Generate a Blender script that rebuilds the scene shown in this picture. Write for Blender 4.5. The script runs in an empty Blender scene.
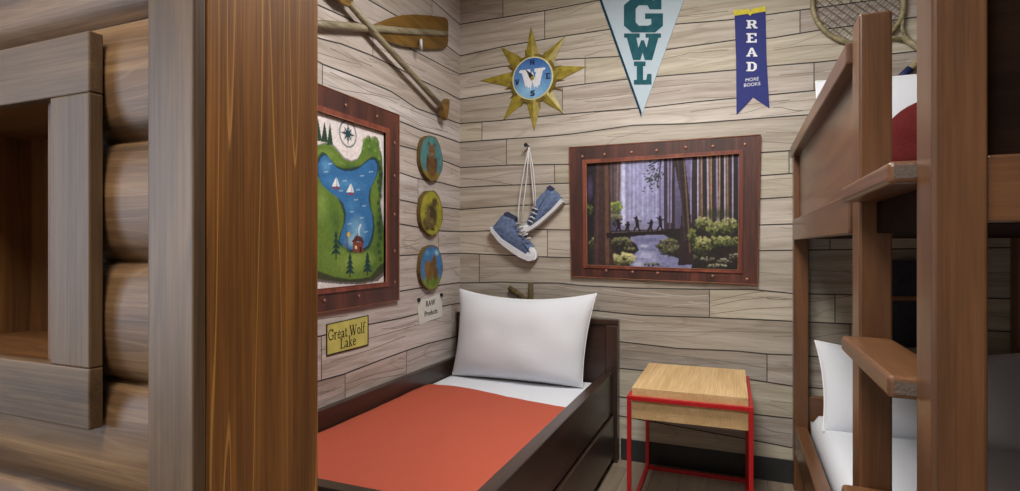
import bpy, bmesh, math, random
import numpy as np
from mathutils import Vector, Matrix, noise
random.seed(7)
S = bpy.context.scene
C = S.collection
PI = math.pi

# ------------------------------------------------------------------ survey of the room
F_PX, CX, CY, EYE = 563.0, 510.0, 245.5, 1.30
YAW = math.atan(228/F_PX)
FW = (-math.sin(YAW), math.cos(YAW)); RT = (math.cos(YAW), math.sin(YAW))
XL, YB = -1.758, 3.432          # left wall plane, back wall plane
XR, ZC = 1.30, 3.05             # right wall, ceiling

def ray(u, v):
    s = (u-CX)/F_PX
    return (FW[0]+s*RT[0], FW[1]+s*RT[1], (CY-v)/F_PX)
def on_back(u, v, off=0.0):     # a point of the back wall (off = in front of it)
    d = ray(u, v); t = (YB-off)/d[1]
    return (d[0]*t, YB-off, EYE+d[2]*t)
def on_left(u, v, off=0.0):
    d = ray(u, v); t = (XL+off)/d[0]
    return (XL+off, d[1]*t, EYE+d[2]*t)

def lin(c):
    c = c/255.0
    return c/12.92 if c <= 0.04045 else ((c+0.055)/1.055)**2.4
def rgb(r, g, b): return (lin(r), lin(g), lin(b), 1.0)

# ------------------------------------------------------------------ objects
def put(name, me, parent=None, mats=()):
    o = bpy.data.objects.new(name, me); C.objects.link(o)
    for m in mats:
        if o.type == 'MESH': me.materials.append(m)
    if parent: o.parent = parent
    return o
def wloc(o):
    v = Vector((0, 0, 0))
    while o: v += o.location; o = o.parent
    return v
def obj(name, bm, mat, parent=None, smooth=False, bevel=0.0, seg=2, loc=None):
    """bm holds world coordinates; links ONE mesh object"""
    off = wloc(parent) if parent else (Vector(loc) if loc else Vector((0, 0, 0)))
    bmesh.ops.translate(bm, verts=bm.verts, vec=-off)
    me = bpy.data.meshes.new(name); bm.to_mesh(me); bm.free()
    if smooth:
        me.polygons.foreach_set('use_smooth', [True]*len(me.polygons))
    o = put(name, me, parent, mat if isinstance(mat, (list, tuple)) else [mat])
    if loc and not parent: o.location = loc
    if bevel:
        m = o.modifiers.new('Bevel', 'BEVEL'); m.width = bevel; m.segments = seg; m.limit_method = 'ANGLE'
        m.harden_normals = False
    return o
def thing(name, label, cat, loc, group=None):
    o = bpy.data.objects.new(name, None); C.objects.link(o); o.location = loc; o.empty_display_size = .1
    return tag(o, label, cat, group)
def tag(o, label, cat, group=None):
    o['label'] = label; o['category'] = cat
    if group: o['group'] = group
    return o
def struct(name, bm, mat, **k):
    o = obj(name, bm, mat, **k); o['kind'] = 'structure'; return o

def B(): return bmesh.new()
def box(bm, lo, hi, rot=0, c=None):
    x0, y0, z0 = lo; x1, y1, z1 = hi
    vs = [bm.verts.new(p) for p in [(x0,y0,z0),(x1,y0,z0),(x1,y1,z0),(x0,y1,z0),(x0,y0,z1),(x1,y0,z1),(x1,y1,z1),(x0,y1,z1)]]
    for f in [(0,3,2,1),(4,5,6,7),(0,1,5,4),(1,2,6,5),(2,3,7,6),(3,0,4,7)]:
        bm.faces.new([vs[i] for i in f])
    if rot: bmesh.ops.rotate(bm, verts=vs, cent=c, matrix=Matrix.Rotation(rot, 3, 'Z'))
    return bm
def bx(lo, hi, rot=0, c=None): return box(B(), lo, hi, rot, c)
def tube(bm, pts, r, n=10, caps=True):
    pts = [Vector(p) for p in pts]; rs = r if isinstance(r, (list, tuple)) else [r]*len(pts)
    rings = []; up = None
    for i, p in enumerate(pts):
        d = (pts[min(i+1, len(pts)-1)]-pts[max(i-1, 0)]).normalized()
        if up is None:
            up = d.orthogonal().normalized()
        up = (up - d*up.dot(d)).normalized(); w = d.cross(up)
        rings.append([bm.verts.new(p+(up*math.cos(2*PI*k/n)+w*math.sin(2*PI*k/n))*rs[i]) for k in range(n)])
    for a, b in zip(rings, rings[1:]):
        for k in range(n): bm.faces.new([a[k], a[(k+1) % n], b[(k+1) % n], b[k]])
    if caps:
        bm.faces.new(rings[0][::-1]); bm.faces.new(rings[-1])
    return bm
def relief(poly, nrm, t0, dome=(), bm=None):
    """solid slab: outline poly (on the wall) pushed out by t0 along nrm, then domed by steps (inset, rise)"""
    bm = bm or B(); n = Vector(nrm); poly = [Vector(p) for p in poly]
    # outline orientation so that the cap faces along n
    a = Vector((0, 0, 0))
    for i in range(len(poly)): a += poly[i].cross(poly[(i+1) % len(poly)])
    if a.dot(n) < 0: poly = poly[::-1]
    lo = [bm.verts.new(p) for p in poly]; hi = [bm.verts.new(p+n*t0) for p in poly]
    for i in range(len(poly)):
        j = (i+1) % len(poly); bm.faces.new([lo[i], lo[j], hi[j], hi[i]])
    bm.faces.new(lo[::-1]); f = bm.faces.new(hi)
    for ins, up in dome:
        bmesh.ops.inset_individual(bm, faces=[f], thickness=ins, depth=up, use_even_offset=True)
    bm.normal_update()
    return bm
def plate(poly, nrm, t, **k): return relief(poly, nrm, t, **k)
NB, NL = (0, -1, 0), (1, 0, 0)    # outward normals of back and left walls
def pb(pts, off=0.0): return [on_back(u, v, off) for u, v in pts]
def pl(pts, off=0.0): return [on_left(u, v, off) for u, v in pts]

# ------------------------------------------------------------------ materials
def new_mat(name):
    m = bpy.data.materials.new(name); m.use_nodes = True
    nt = m.node_tree; return m, nt, nt.nodes['Principled BSDF']
def N(nt, t, **k):
    n = nt.nodes.new(t)
    for a, v in k.items():
        if a in n.inputs: n.inputs[a].default_value = v
        else: setattr(n, a, v)
    return n
def ramp(nt, stops):
    n = nt.nodes.new('ShaderNodeValToRGB'); e = n.color_ramp.elements
    while len(e) < len(stops): e.new(.5)
    for el, (p, c) in zip(e, stops): el.position = p; el.color = c
    return n
def plain(name, col, rough=.5, metal=0.0, bump=0.0, bscale=40.0, var=.06, coat=0.0, spec=.5):
    m, nt, b = new_mat(name)
    tc = N(nt, 'ShaderNodeTexCoord'); nz = N(nt, 'ShaderNodeTexNoise', Scale=bscale, Detail=5.0)
    nt.links.new(tc.outputs['Object'], nz.inputs['Vector'])
    c0 = tuple(max(0, x*(1-var)) for x in col[:3])+(1,); c1 = tuple(min(1, x*(1+var)) for x in col[:3])+(1,)
    r = ramp(nt, [(.3, c0), (.7, c1)]); nt.links.new(nz.outputs['Fac'], r.inputs['Fac'])
    nt.links.new(r.outputs['Color'], b.inputs['Base Color'])
    b.inputs['Roughness'].default_value = rough; b.inputs['Metallic'].default_value = metal
    b.inputs['Specular IOR Level'].default_value = spec
    if coat: b.inputs['Coat Weight'].default_value = coat; b.inputs['Coat Roughness'].default_value = .25
    if bump:
        bp = N(nt, 'ShaderNodeBump', Strength=bump, Distance=.01); nt.links.new(nz.outputs['Fac'], bp.inputs['Height'])
        nt.links.new(bp.outputs['Normal'], b.inputs['Normal'])
    return m
def wood(name, dark, mid, light, axis='Z', rough=.42, across=16.0, streak=None, coat=.0, spec=.5, samt=.6, lines=9.0, sal=.8, sac=.33, sw=.06, fine=.75):
    m, nt, b = new_mat(name); L = nt.links.new
    tc = N(nt, 'ShaderNodeTexCoord'); ai = 'XYZ'.index(axis)
    def mp(along, acr):
        s = [acr]*3; s[ai] = along
        n = N(nt, 'ShaderNodeMapping'); n.inputs['Scale'].default_value = s; L(tc.outputs['Object'], n.inputs['Vector']); return n
    n1 = N(nt, 'ShaderNodeTexNoise', Scale=1.0, Detail=6.0, Roughness=.6, Distortion=.5); L(mp(1.3, across).outputs[0], n1.inputs['Vector'])
    r1 = ramp(nt, [(.3, dark), (.5, mid), (.72, light)]); L(n1.outputs['Fac'], r1.inputs['Fac'])
    n2 = N(nt, 'ShaderNodeTexNoise', Scale=1.0, Detail=4.0, Roughness=.7); L(mp(3, across*14).outputs[0], n2.inputs['Vector'])
    r2 = ramp(nt, [(.36, (fine, fine*.98, fine*.95, 1)), (.62, (1.12, 1.12, 1.12, 1))]); L(n2.outputs['Fac'], r2.inputs['Fac'])
    mx = N(nt, 'ShaderNodeMix', data_type='RGBA', blend_type='MULTIPLY'); mx.inputs[0].default_value = 1.0
    L(r1.outputs['Color'], mx.inputs[6]); L(r2.outputs['Color'], mx.inputs[7])
    n3 = N(nt, 'ShaderNodeTexNoise', Scale=1.0, Detail=2.0, Roughness=.4, Distortion=.25); L(mp(sal, across*sac).outputs[0], n3.inputs['Vector'])
    mu = N(nt, 'ShaderNodeMath', operation='MULTIPLY'); mu.inputs[1].default_value = lines; L(n3.outputs['Fac'], mu.inputs[0])
    fr = N(nt, 'ShaderNodeMath', operation='FRACT'); L(mu.outputs[0], fr.inputs[0])
    sc = streak or tuple(x*.55 for x in dark[:3])+(1,)
    r3 = ramp(nt, [(0.0, (0, 0, 0, 1)), (.9-2*sw, (0, 0, 0, 1)), (.9, (1, 1, 1, 1)), (.9+sw, (0, 0, 0, 1))]); L(fr.outputs[0], r3.inputs['Fac'])
    ms = N(nt, 'ShaderNodeMath', operation='MULTIPLY'); ms.inputs[1].default_value = samt; L(r3.outputs['Color'], ms.inputs[0])
    m2 = N(nt, 'ShaderNodeMix', data_type='RGBA'); L(ms.outputs[0], m2.inputs[0]); L(mx.outputs[2], m2.inputs[6]); m2.inputs[7].default_value = sc
    L(m2.outputs[2], b.inputs['Base Color'])
    b.inputs['Roughness'].default_value = rough; b.inputs['Specular IOR Level'].default_value = spec
    if coat: b.inputs['Coat Weight'].default_value = coat; b.inputs['Coat Roughness'].default_value = .3
    bp = N(nt, 'ShaderNodeBump', Strength=.12, Distance=.004); L(n2.outputs['Fac'], bp.inputs['Height']); L(bp.outputs['Normal'], b.inputs['Normal'])
    return m
def paint_mat(name, rough=.6, nz_amt=.12, spec=.3):
    """colours come from the mesh's own colour layer (a painting, a print)"""
    m, nt, b = new_mat(name); L = nt.links.new
    at = N(nt, 'ShaderNodeAttribute', attribute_name='Col'); tc = N(nt, 'ShaderNodeTexCoord')
    nz = N(nt, 'ShaderNodeTexNoise', Scale=90.0, Detail=4.0); L(tc.outputs['Object'], nz.inputs['Vector'])
    r = ramp(nt, [(.3, (1-nz_amt,)*3+(1,)), (.7, (1+nz_amt,)*3+(1,))]); L(nz.outputs['Fac'], r.inputs['Fac'])
    mx = N(nt, 'ShaderNodeMix', data_type='RGBA', blend_type='MULTIPLY'); mx.inputs[0].default_value = 1
    L(at.outputs['Color'], mx.inputs[6]); L(r.outputs['Color'], mx.inputs[7]); L(mx.outputs[2], b.inputs['Base Color'])
    b.inputs['Roughness'].default_value = rough; b.inputs['Specular IOR Level'].default_value = spec
    return m
def plank_mat(name):
    m, nt, b = new_mat(name); L = nt.links.new
    at = N(nt, 'ShaderNodeAttribute', attribute_name='Col'); of = N(nt, 'ShaderNodeAttribute', attribute_name='Off')
    tc = N(nt, 'ShaderNodeTexCoord'); cb = N(nt, 'ShaderNodeCombineXYZ')
    for k in range(3): L(of.outputs['Fac'], cb.inputs[k])
    ad = N(nt, 'ShaderNodeVectorMath', operation='ADD'); L(tc.outputs['Object'], ad.inputs[0]); L(cb.outputs[0], ad.inputs[1])
    def mp(h, v):
        n = N(nt, 'ShaderNodeMapping'); n.inputs['Scale'].default_value = (h, h, v); L(ad.outputs[0], n.inputs['Vector']); return n
    n1 = N(nt, 'ShaderNodeTexNoise', Scale=1.0, Detail=5.0, Roughness=.6, Distortion=.8); L(mp(1.0, 18).outputs[0], n1.inputs['Vector'])
    r1 = ramp(nt, [(.3, (.70, .66, .60, 1)), (.5, (.97, .96, .95, 1)), (.68, (1.18, 1.19, 1.20, 1))]); L(n1.outputs['Fac'], r1.inputs['Fac'])
    n2 = N(nt, 'ShaderNodeTexNoise', Scale=1.0, Detail=3.0, Roughness=.7, Distortion=.3); L(mp(7, 170).outputs[0], n2.inputs['Vector'])
    r2 = ramp(nt, [(.3, (.88, .87, .86, 1)), (.7, (1.07, 1.07, 1.07, 1))]); L(n2.outputs['Fac'], r2.inputs['Fac'])
    n3 = N(nt, 'ShaderNodeTexNoise', Scale=1.0, Detail=1.0, Roughness=.4, Distortion=.4); L(mp(.5, 5).outputs[0], n3.inputs['Vector'])
    mu = N(nt, 'ShaderNodeMath', operation='MULTIPLY'); mu.inputs[1].default_value = 9.0; L(n3.outputs['Fac'], mu.inputs[0])
    fr = N(nt, 'ShaderNodeMath', operation='FRACT'); L(mu.outputs[0], fr.inputs[0])
    r3 = ramp(nt, [(0, (1.03, 1.03, 1.03, 1)), (.84, (1, 1, 1, 1)), (.93, (.86, .84, .82, 1)), (1, (1.0, 1.0, 1.0, 1))]); L(fr.outputs[0], r3.inputs['Fac'])
    prev = at.outputs['Color']
    for r in (r1, r2, r3):
        mx = N(nt, 'ShaderNodeMix', data_type='RGBA', blend_type='MULTIPLY'); mx.inputs[0].default_value = 1
        L(prev, mx.inputs[6]); L(r.outputs['Color'], mx.inputs[7]); prev = mx.outputs[2]
    L(prev, b.inputs['Base Color']); b.inputs['Roughness'].default_value = .6; b.inputs['Specular IOR Level'].default_value = .25
    return m

M = {}
for ax in 'XYZ':
    # cabin: brown stained pine on the left; bunk: redder brown stain on the right; espresso: nearly black single bed
    M['cabin'+ax] = wood('cabin_wood_'+ax, rgb(72, 54, 36), rgb(96, 74, 51), rgb(118, 93, 66), ax, rough=.5, across=14, streak=rgb(74, 56, 40), samt=.4)
    M['den'+ax] = wood('den_wood_'+ax, rgb(80, 50, 24), rgb(108, 70, 34), rgb(132, 88, 46), ax, rough=.5, across=14, streak=rgb(56, 34, 18), samt=.4)
    M['log'+ax] = wood('log_wood_'+ax, rgb(74, 52, 32), rgb(106, 77, 48), rgb(142, 110, 74), ax, rough=.5, across=22, streak=rgb(138, 112, 84), samt=.35, lines=14)
    M['bunk'+ax] = wood('bunk_wood_'+ax, rgb(82, 52, 29), rgb(100, 65, 38), rgb(118, 79, 48), ax, rough=.34, across=14, streak=rgb(80, 50, 28), samt=.3, coat=.3, fine=.88)
    M['esp'+ax] = wood('espresso_wood_'+ax, rgb(42, 29, 23), rgb(54, 38, 30), rgb(66, 48, 39), ax, rough=.36, across=20, samt=.3, coat=.35, fine=.85)
    M['oak'+ax] = wood('oak_veneer_'+ax, rgb(196, 160, 110), rgb(212, 178, 128), rgb(224, 192, 144), ax, rough=.5, across=16, streak=rgb(184, 146, 98), samt=.35)
M['post'] = wood('post_wood', rgb(106, 66, 26), rgb(148, 96, 42), rgb(176, 118, 56), 'Z', rough=.45, across=24, streak=rgb(214, 156, 80), samt=.85, lines=8, sal=.45, sac=.5, sw=.035, fine=.7)
M['planks'] = plank_mat('printed_planks')
M['line'] = plain('plank_line', rgb(62, 57, 54), .7, var=.15)
M['faint'] = plain('plank_grain_line', rgb(124, 113, 102), .7, var=.15)
M['streak'] = plain('plank_light_streak', rgb(200, 191, 178), .7, var=.08)
M['white'] = plain('white_cotton', rgb(218, 221, 227), .85, bump=.15, bscale=160, var=.012, spec=.2)
M['piping'] = plain('white_piping', rgb(238, 238, 238), .8, var=.01, spec=.2)
M['orange'] = plain('orange_blanket_cloth', rgb(178, 86, 66), .9, bump=.3, bscale=260, var=.05, spec=.15)
M['red'] = plain('red_powder_coat', rgb(178, 14, 22), .35, var=.03)
M['base'] = plain('black_vinyl', rgb(44, 45, 44), .5, var=.08)
M['ceil'] = plain('ceiling_paint', rgb(235, 232, 226), .8, var=.01)
M['painted'] = plain('room_paint', rgb(206, 196, 182), .8, var=.02)
M['paint'] = paint_mat('painted_picture')
M['frame'] = wood('copper_frame', rgb(48, 28, 24), rgb(74, 40, 32), rgb(110, 58, 44), 'Z', rough=.5, across=9, streak=rgb(50, 22, 18), samt=.3)
M['trimo'] = plain('copper_edge', rgb(138, 86, 56), .5, var=.3, bscale=20)
M['molding'] = wood('inner_molding', rgb(84, 38, 28), rgb(118, 58, 42), rgb(150, 84, 60), 'Z', rough=.5, across=12, samt=.2)
M['rivet'] = plain('rivet_metal', rgb(150, 104, 84), .4, .3)
M['gold'] = plain('aged_brass', rgb(150, 134, 46), .4, 0.0, bump=.2, bscale=30, var=.3)
M['golddark'] = plain('dark_brass', rgb(110, 92, 30), .5, 0.0, var=.2)
M['cream'] = plain('cream_ring', rgb(214, 210, 160), .5)
M['navy'] = plain('navy_ink', rgb(22, 36, 84), .6)
M['ink'] = plain('dark_ink', rgb(46, 44, 26), .6)
M['black'] = plain('black_metal', rgb(24, 22, 26), .5)
M['felt'] = plain('pale_blue_felt', rgb(180, 196, 206), .9, bump=.2, bscale=200, var=.05, spec=.1)
M['teal'] = plain('teal_felt', rgb(42, 88, 98), .9, var=.18, bscale=25, spec=.1)
M['tealdark'] = plain('dark_teal_edge', rgb(28, 60, 78), .9, spec=.1)
M['ribbon'] = plain('blue_ribbon', rgb(52, 58, 118), .75, bump=.15, bscale=120, var=.08, spec=.2)
M['yellow'] = plain('yellow_ribbon_band', rgb(206, 194, 52), .7, var=.12)
M['letter'] = plain('white_letters', rgb(224, 226, 232), .7)
M['denim'] = plain('blue_canvas', rgb(98, 114, 146), .9, bump=.4, bscale=50, var=.3, spec=.15)
M['denimdark'] = plain('dark_shoe_lining', rgb(52, 58, 84), .9)
M['rubber'] = plain('white_rubber', rgb(206, 208, 212), .6, var=.05)
M['lace'] = plain('white_lace', rgb(202, 200, 198), .8, var=.06)
M['brass'] = plain('brass_plate', rgb(190, 184, 92), .45, 0.0, var=.16, bscale=14)
M['paper'] = plain('white_paper', rgb(206, 206, 196), .8, var=.03)
M['paddle'] = wood('paddle_wood', rgb(92, 66, 22), rgb(118, 86, 30), rgb(136, 102, 40), 'Y', rough=.45, across=18)
M['shaft'] = wood('paddle_shaft', rgb(110, 100, 78), rgb(142, 132, 106), rgb(168, 158, 132), 'Y', rough=.5, across=30)
M['racket'] = wood('racket_wood', rgb(120, 112, 84), rgb(152, 142, 108), rgb(176, 160, 118), 'X', rough=.5, across=20)
M['string'] = plain('racket_string', rgb(96, 84, 76), .7)
M['bark'] = plain('slice_bark', rgb(96, 76, 34), .8, bump=.5, bscale=60, var=.35)
M['stick'] = plain('mossy_stick', rgb(84, 70, 38), .8, bump=.5, bscale=50, var=.5)
M['redcloth'] = plain('dark_red_cloth', rgb(78, 16, 15), .85, bump=.3, bscale=80, var=.15, spec=.2)
M['bag'] = plain('navy_canvas', rgb(34, 36, 48), .85, bump=.3, bscale=60, var=.3)
M['strap'] = plain('tan_strap', rgb(122, 78, 46), .8)
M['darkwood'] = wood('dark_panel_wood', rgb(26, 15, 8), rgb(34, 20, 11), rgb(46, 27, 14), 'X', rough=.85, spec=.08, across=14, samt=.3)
M['endgrain'] = plain('end_grain_wood', rgb(92, 78, 66), .7, bump=.3, bscale=200, var=.2)
M['mattress'] = plain('mattress_ticking', rgb(222, 222, 222), .85, var=.02)

# floor: wood-look planks
def floor_mat():
    m, nt, b = new_mat('floor_planks'); L = nt.links.new
    tc = N(nt, 'ShaderNodeTexCoord'); mp = N(nt, 'ShaderNodeMapping'); mp.inputs['Rotation'].default_value = (0, 0, PI/2)
    L(tc.outputs['Object'], mp.inputs['Vector'])
    br = N(nt, 'ShaderNodeTexBrick', Scale=1.0); br.inputs['Brick Width'].default_value = 1.1; br.inputs['Row Height'].default_value = .15
    br.inputs['Mortar Size'].default_value = .002
    br.inputs['Color1'].default_value = rgb(150, 134, 116); br.inputs['Color2'].default_value = rgb(128, 114, 98); br.inputs['Mortar'].default_value = rgb(90, 80, 70)
    L(mp.outputs[0], br.inputs['Vector'])
    m2 = N(nt, 'ShaderNodeMapping'); m2.inputs['Scale'].default_value = (40, 2, 1); L(tc.outputs['Object'], m2.inputs['Vector'])
    nz = N(nt, 'ShaderNodeTexNoise', Scale=1.0, Detail=6.0); L(m2.outputs[0], nz.inputs['Vector'])
    r = ramp(nt, [(.3, (.8, .8, .8, 1)), (.7, (1.1, 1.1, 1.1, 1))]); L(nz.outputs['Fac'], r.inputs['Fac'])
    mx = N(nt, 'ShaderNodeMix', data_type='RGBA', blend_type='MULTIPLY'); mx.inputs[0].default_value = 1
    L(br.outputs['Color'], mx.inputs[6]); L(r.outputs['Color'], mx.inputs[7]); L(mx.outputs[2], b.inputs['Base Color'])
    b.inputs['Roughness'].default_value = .45
    return m

# ------------------------------------------------------------------ plank walls
def plank_wall(name, plane, rows_px, seams_px, faint_px, h0, h1, nrm, tones):
    """rows_px: polylines top to bottom; plane(u,v) -> point; h = horizontal wall coordinate"""
    hi_ = 0 if plane is on_back else 1
    def hz(u, v): p = plane(u, v); return (p[hi_], p[2])
    rows = []
    for r in rows_px:
        q = sorted(hz(u, v) for u, v in r); rows.append(q)
    top = max(z for r in rows[:1] for _, z in r)
    z = top; extra = []
    while z < ZC: z += .17; extra.insert(0, [(h0, z), (h1, z)])
    rows = extra + rows
    nx = len(extra)
    zb = min(z for _, z in rows[-1])
    rows.append([(h0, -.01), (h1, -.01)])
    def at(r, h):
        if h <= r[0][0]: return r[0][1]
        for (a, za), (b_, zb_) in zip(r, r[1:]):
            if h <= b_: return za+(zb_-za)*(h-a)/(b_-a) if b_ > a else za
        return r[-1][1]
    def pt(h, z, off=0.0):
        return (h, YB-off, z) if plane is on_back else (XL+off, h, z)
    bm = B(); col = bm.loops.layers.float_color.new('Col'); offl = bm.faces.layers.float.new('Off')
    def quad(ps, mi, c=None, o=0.0):
        f = bm.faces.new([bm.verts.new(p) for p in ps]); f.normal_update()
        if f.normal.dot(Vector(nrm)) < 0: f.normal_flip()
        f.material_index = mi; f[offl] = o
        for l in f.loops: l[col] = c or (1, 1, 1, 1)
    def ribbon(pts, w, off, mi):
        pts = [Vector((a, b_)) for a, b_ in pts]
        for a, b_ in zip(pts, pts[1:]):
            d = b_-a
            if d.length < 1e-6: continue
            n = Vector((-d.y, d.x)).normalized()*w/2; e = d.normalized()*w*.2
            quad([pt(*(a-n-e), off), pt(*(b_-n+e), off), pt(*(b_+n+e), off), pt(*(a+n-e), off)], mi)
    rnd = random.Random(hash(name) % 97 if False else (3 if hi_ == 0 else 5))
    for i in range(len(rows)-1):
        cuts = []
        for (ri, u, v) in seams_px:
            if ri-1+nx == i: cuts.append(hz(u, v)[0])
        vis = (i >= nx)
        if not vis or len(cuts) < 1 or h1-h0 > 2.2:
            cuts += [h0+(h1-h0)*rnd.random()] if not vis else []
        cs = [h0]+sorted(cuts)+[h1]
        for a, b_ in zip(cs, cs[1:]):
            t = rnd.choice(tones); k = rnd.uniform(.93, 1.07); c = tuple(lin(x)*k for x in t)+(1,); o = rnd.uniform(0, 40)
            n = max(1, int((b_-a)/.03))
            for q in range(n):
                x0 = a+(b_-a)*q/n; x1 = a+(b_-a)*(q+1)/n
                quad([pt(x0, at(rows[i+1], x0)), pt(x1, at(rows[i+1], x1)), pt(x1, at(rows[i], x1)), pt(x0, at(rows[i], x0))], 0, c, o)
        for a, b_ in zip(cs, cs[1:]):
            for q in range(int((b_-a)*rnd.uniform(2.2, 5.0))+1):
                x0 = rnd.uniform(a, b_-.05); x1 = min(b_-.01, x0+rnd.uniform(.12, .6)); k0 = rnd.uniform(.12, .88); k1 = min(.93, max(.07, k0+rnd.uniform(-.3, .3))); ph = rnd.uniform(0, 6); pts = []
                for w_ in range(13):
                    t_ = w_/12; x = x0+(x1-x0)*t_; k_ = k0+(k1-k0)*(3*t_*t_-2*t_**3)+.04*math.sin(ph+t_*5); zt_, zb2 = at(rows[i], x), at(rows[i+1], x)
                    if x1 > x0+.05: pts.append((x, zb2+(zt_-zb2)*k_))
                if pts: ribbon(pts, rnd.choice([.002, .0026, .0034]), .0003, rnd.choice([2, 2, 3]))
        for c_ in cs[1:-1]:
            ribbon([(c_, at(rows[i+1], c_)), (c_, at(rows[i], c_))], .0048, .0006, 1)
        n = 120; w = .0070
        if i > 0: ribbon([(h0+(h1-h0)*q/n, at(rows[i], h0+(h1-h0)*q/n)) for q in range(n+1)], w, .0008, 1)
    for fl in faint_px:
        ribbon([hz(u, v) for u, v in fl], .0035, .0004, 2)
    return struct(name, bm, [M['planks'], M['line'], M['faint'], M['streak']])

back_rows = [
 [(380,40),(460,24.4),(544.7,10.7),(600,0),(700,-14),(1060,-60)],
 [(380,60),(460,55.9),(506,46),(560,36.7),(612,29),(673,24.4),(728,20),(860,2),(1060,-25)],
 [(460,74.2),(500,67),(560,59.6),(618,56.5),(661,50.4),(737,39.7),(771,38.2),(820,30),(1060,-2)],
 [(460,99.2),(510,92),(560,87),(624,79.4),(658,76.4),(737,69.7),(774,65.7),(820,62),(1060,35)],
 [(460,123.6),(500,120.6),(560,114.6),(652,107),(694,102),(737,98),(771,94.7),(820,90),(1060,68)],
 [(460,142.3),(505.6,139),(546,136.5),(575,133.6),(633,125.3),(688,123.7),(798,115.5),(1060,98)],
 [(461,167.5),(510.5,165),(569,164.3),(760,152.7),(800,150),(1060,132)],
 [(461.5,187.4),(492.5,185.8),(569,183),(760,175.8),(791,173.4),(1060,162)],
 [(461.5,209.4),(504,206.3),(533,205),(760,199),(791,197),(1060,190)],
 [(461,231.6),(473,231.4),(525,229.2),(572,230),(760,225),(791,224),(1060,221)],
 [(461,253),(479,254),(539,256.7),(571,257.6),(700,253),(760,250.7),(791,250.2),(1060,247)],
 [(461,283),(500.8,282),(528,283),(557.6,283),(585,285.8),(636.5,288.2),(708.5,289.3),(750,289.3),(792,293.4),(1060,300)],
 [(461,303),(595,310.5),(638.5,315),(708.5,317.5),(760,319.7),(792,321.2),(1060,334)],
 [(461,326),(622,341.8),(653,345.5),(677.6,348.4),(737,351),(766,354),(792,355),(1060,373)],
 [(461,352),(622,368.5),(643,370.6),(747,379),(792,386),(1060,408)],
 [(461,377),(621,397),(752,414),(792,418.4),(1060,446)],
 [(461,396),(621,416),(752,440),(792,447.6),(1060,480)],
]
back_seams = [(1,544.7,20),(0,728,8),(4,562.4,100),(5,482,130),(6,506.5,150),(7,554.6,175),(4,814,95),(7,789,185),
 (10,547.5,240),(11,479.4,260),(12,709.5,300),(14,767,365),(9,640,210),(16,655,405),(2,800,40),(13,850,330),(10,830,260),(12,835,310),(3,585,80),(8,660,190),(14,840,370)]
back_faint = [
 [(461,178),(490,181),(515,185)],[(461,242),(495,247.5)],[(470,68),(520,60),(580,48),(640,40)],
 [(622,330.4),(684,332),(737,331.5),(792,332.5)],[(711,306),(740,300),(770,297),(792,299)],[(711,301),(745,294),(765,291)],
 [(711,314),(750,309),(792,307)],[(622,350),(680,356),(730,362),(766,368)],[(622,358),(660,362),(700,366)],
 [(660,60),(690,53),(728,50)],[(575,100),(620,95),(650,92)],[(570,118),(600,112),(630,110)],[(690,112),(720,108),(790,100)],
 [(586,30),(612,24)],[(665,18),(700,14),(728,11)],[(775,50),(800,46),(840,44)],[(780,75),(820,72)],[(465,88),(500,82),(530,78)],
 [(465,112),(490,108)],[(470,268),(510,266),(560,270)],[(484,290),(540,288),(600,294),(650,299)],[(600,300),(640,306),(700,308)],
 [(660,402),(700,408),(746,414)],[(755,425),(775,432),(792,434)],[(808,270),(850,272)],[(808,302),(850,296)],[(808,338),(850,332)],
]
left_rows = [
 [(300,-90),(400,-30),(432,0),(459.5,24.4)],
 [(300,-40),(400,18),(430,33),(447,46),(459.5,55.5)],
 [(318,5),(392,38.3),(410,48.4),(445,67),(459.5,74.2)],
 [(318.7,38.3),(340.7,43.8),(370,54.8),(399,68.6),(417.7,78.7),(445,91.5),(459.5,99.4)],
 [(315,59.4),(322,64),(361,78.7),(391,91.4),(417,108.5),(459.5,123.6)],
 [(318,92),(400,121.4),(423,131),(440,135.6),(459.5,142.5)],
 [(318,120),(400,145.6),(417,150),(441,160),(459.5,167)],
 [(318,152),(400,172.7),(417,178.4),(441,182.7),(459.5,187.6)],
 [(318,185),(400,199.8),(417,203.5),(441,207),(459.5,209.3)],
 [(318,215),(400,224),(417,227),(441,231),(459.5,231.6)],
 [(318,262),(400,255.6),(430,254),(459.5,253.4)],
 [(318,305),(400,291.3),(417,288.4),(441,285),(459.5,282.5)],
 [(316,337),(326,334.7),(367.7,324.6),(400,318.4),(416,314.3),(443,306),(459.5,303)],
 [(316,381.8),(344,374),(382,359.4),(407,350.4),(427,343.7),(454,337),(459.5,335)],
 [(316,418),(459.5,366)],
 [(316,460),(459.5,395)],
]
left_seams = [(5,322.3,75),(3,372.8,50),(13,321.3,325),(14,345,390),(14,406.4,370),(10,438.5,240),(13,452,320),(8,418,190),(1,432,10)]
left_faint = [
 [(316,52),(335,58),(357,64)],[(330,48),(350,58),(372,66)],[(330,72),(370,92),(400,100)],[(403,130),(425,140)],[(441,164),(459,172)],
 [(403,160),(416,166)],[(403,188),(415,190)],[(403,212),(416,214)],[(403,240),(416,241)],[(441,219),(459,221)],[(403,270),(418,268)],[(443,270),(459,267)],
 [(320,350),(345,345),(400,330),(440,318)],[(330,362),(370,350),(405,336)],[(346,384),(375,374),(404,368)],[(346,390),(370,380),(404,374)],[(320,395),(343,386)],
 [(408,362),(430,352),(450,348)],[(380,48),(400,60),(425,72)],[(400,105),(430,118),(459,131)],[(441,244),(459,243)],
]
wall_back = plank_wall('wall_back', on_back, back_rows, back_seams, back_faint, XL, XR, NB,
                       [(188,180,166),(172,164,152),(192,184,174),(166,158,148),(186,179,162),(178,169,160)])
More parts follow.
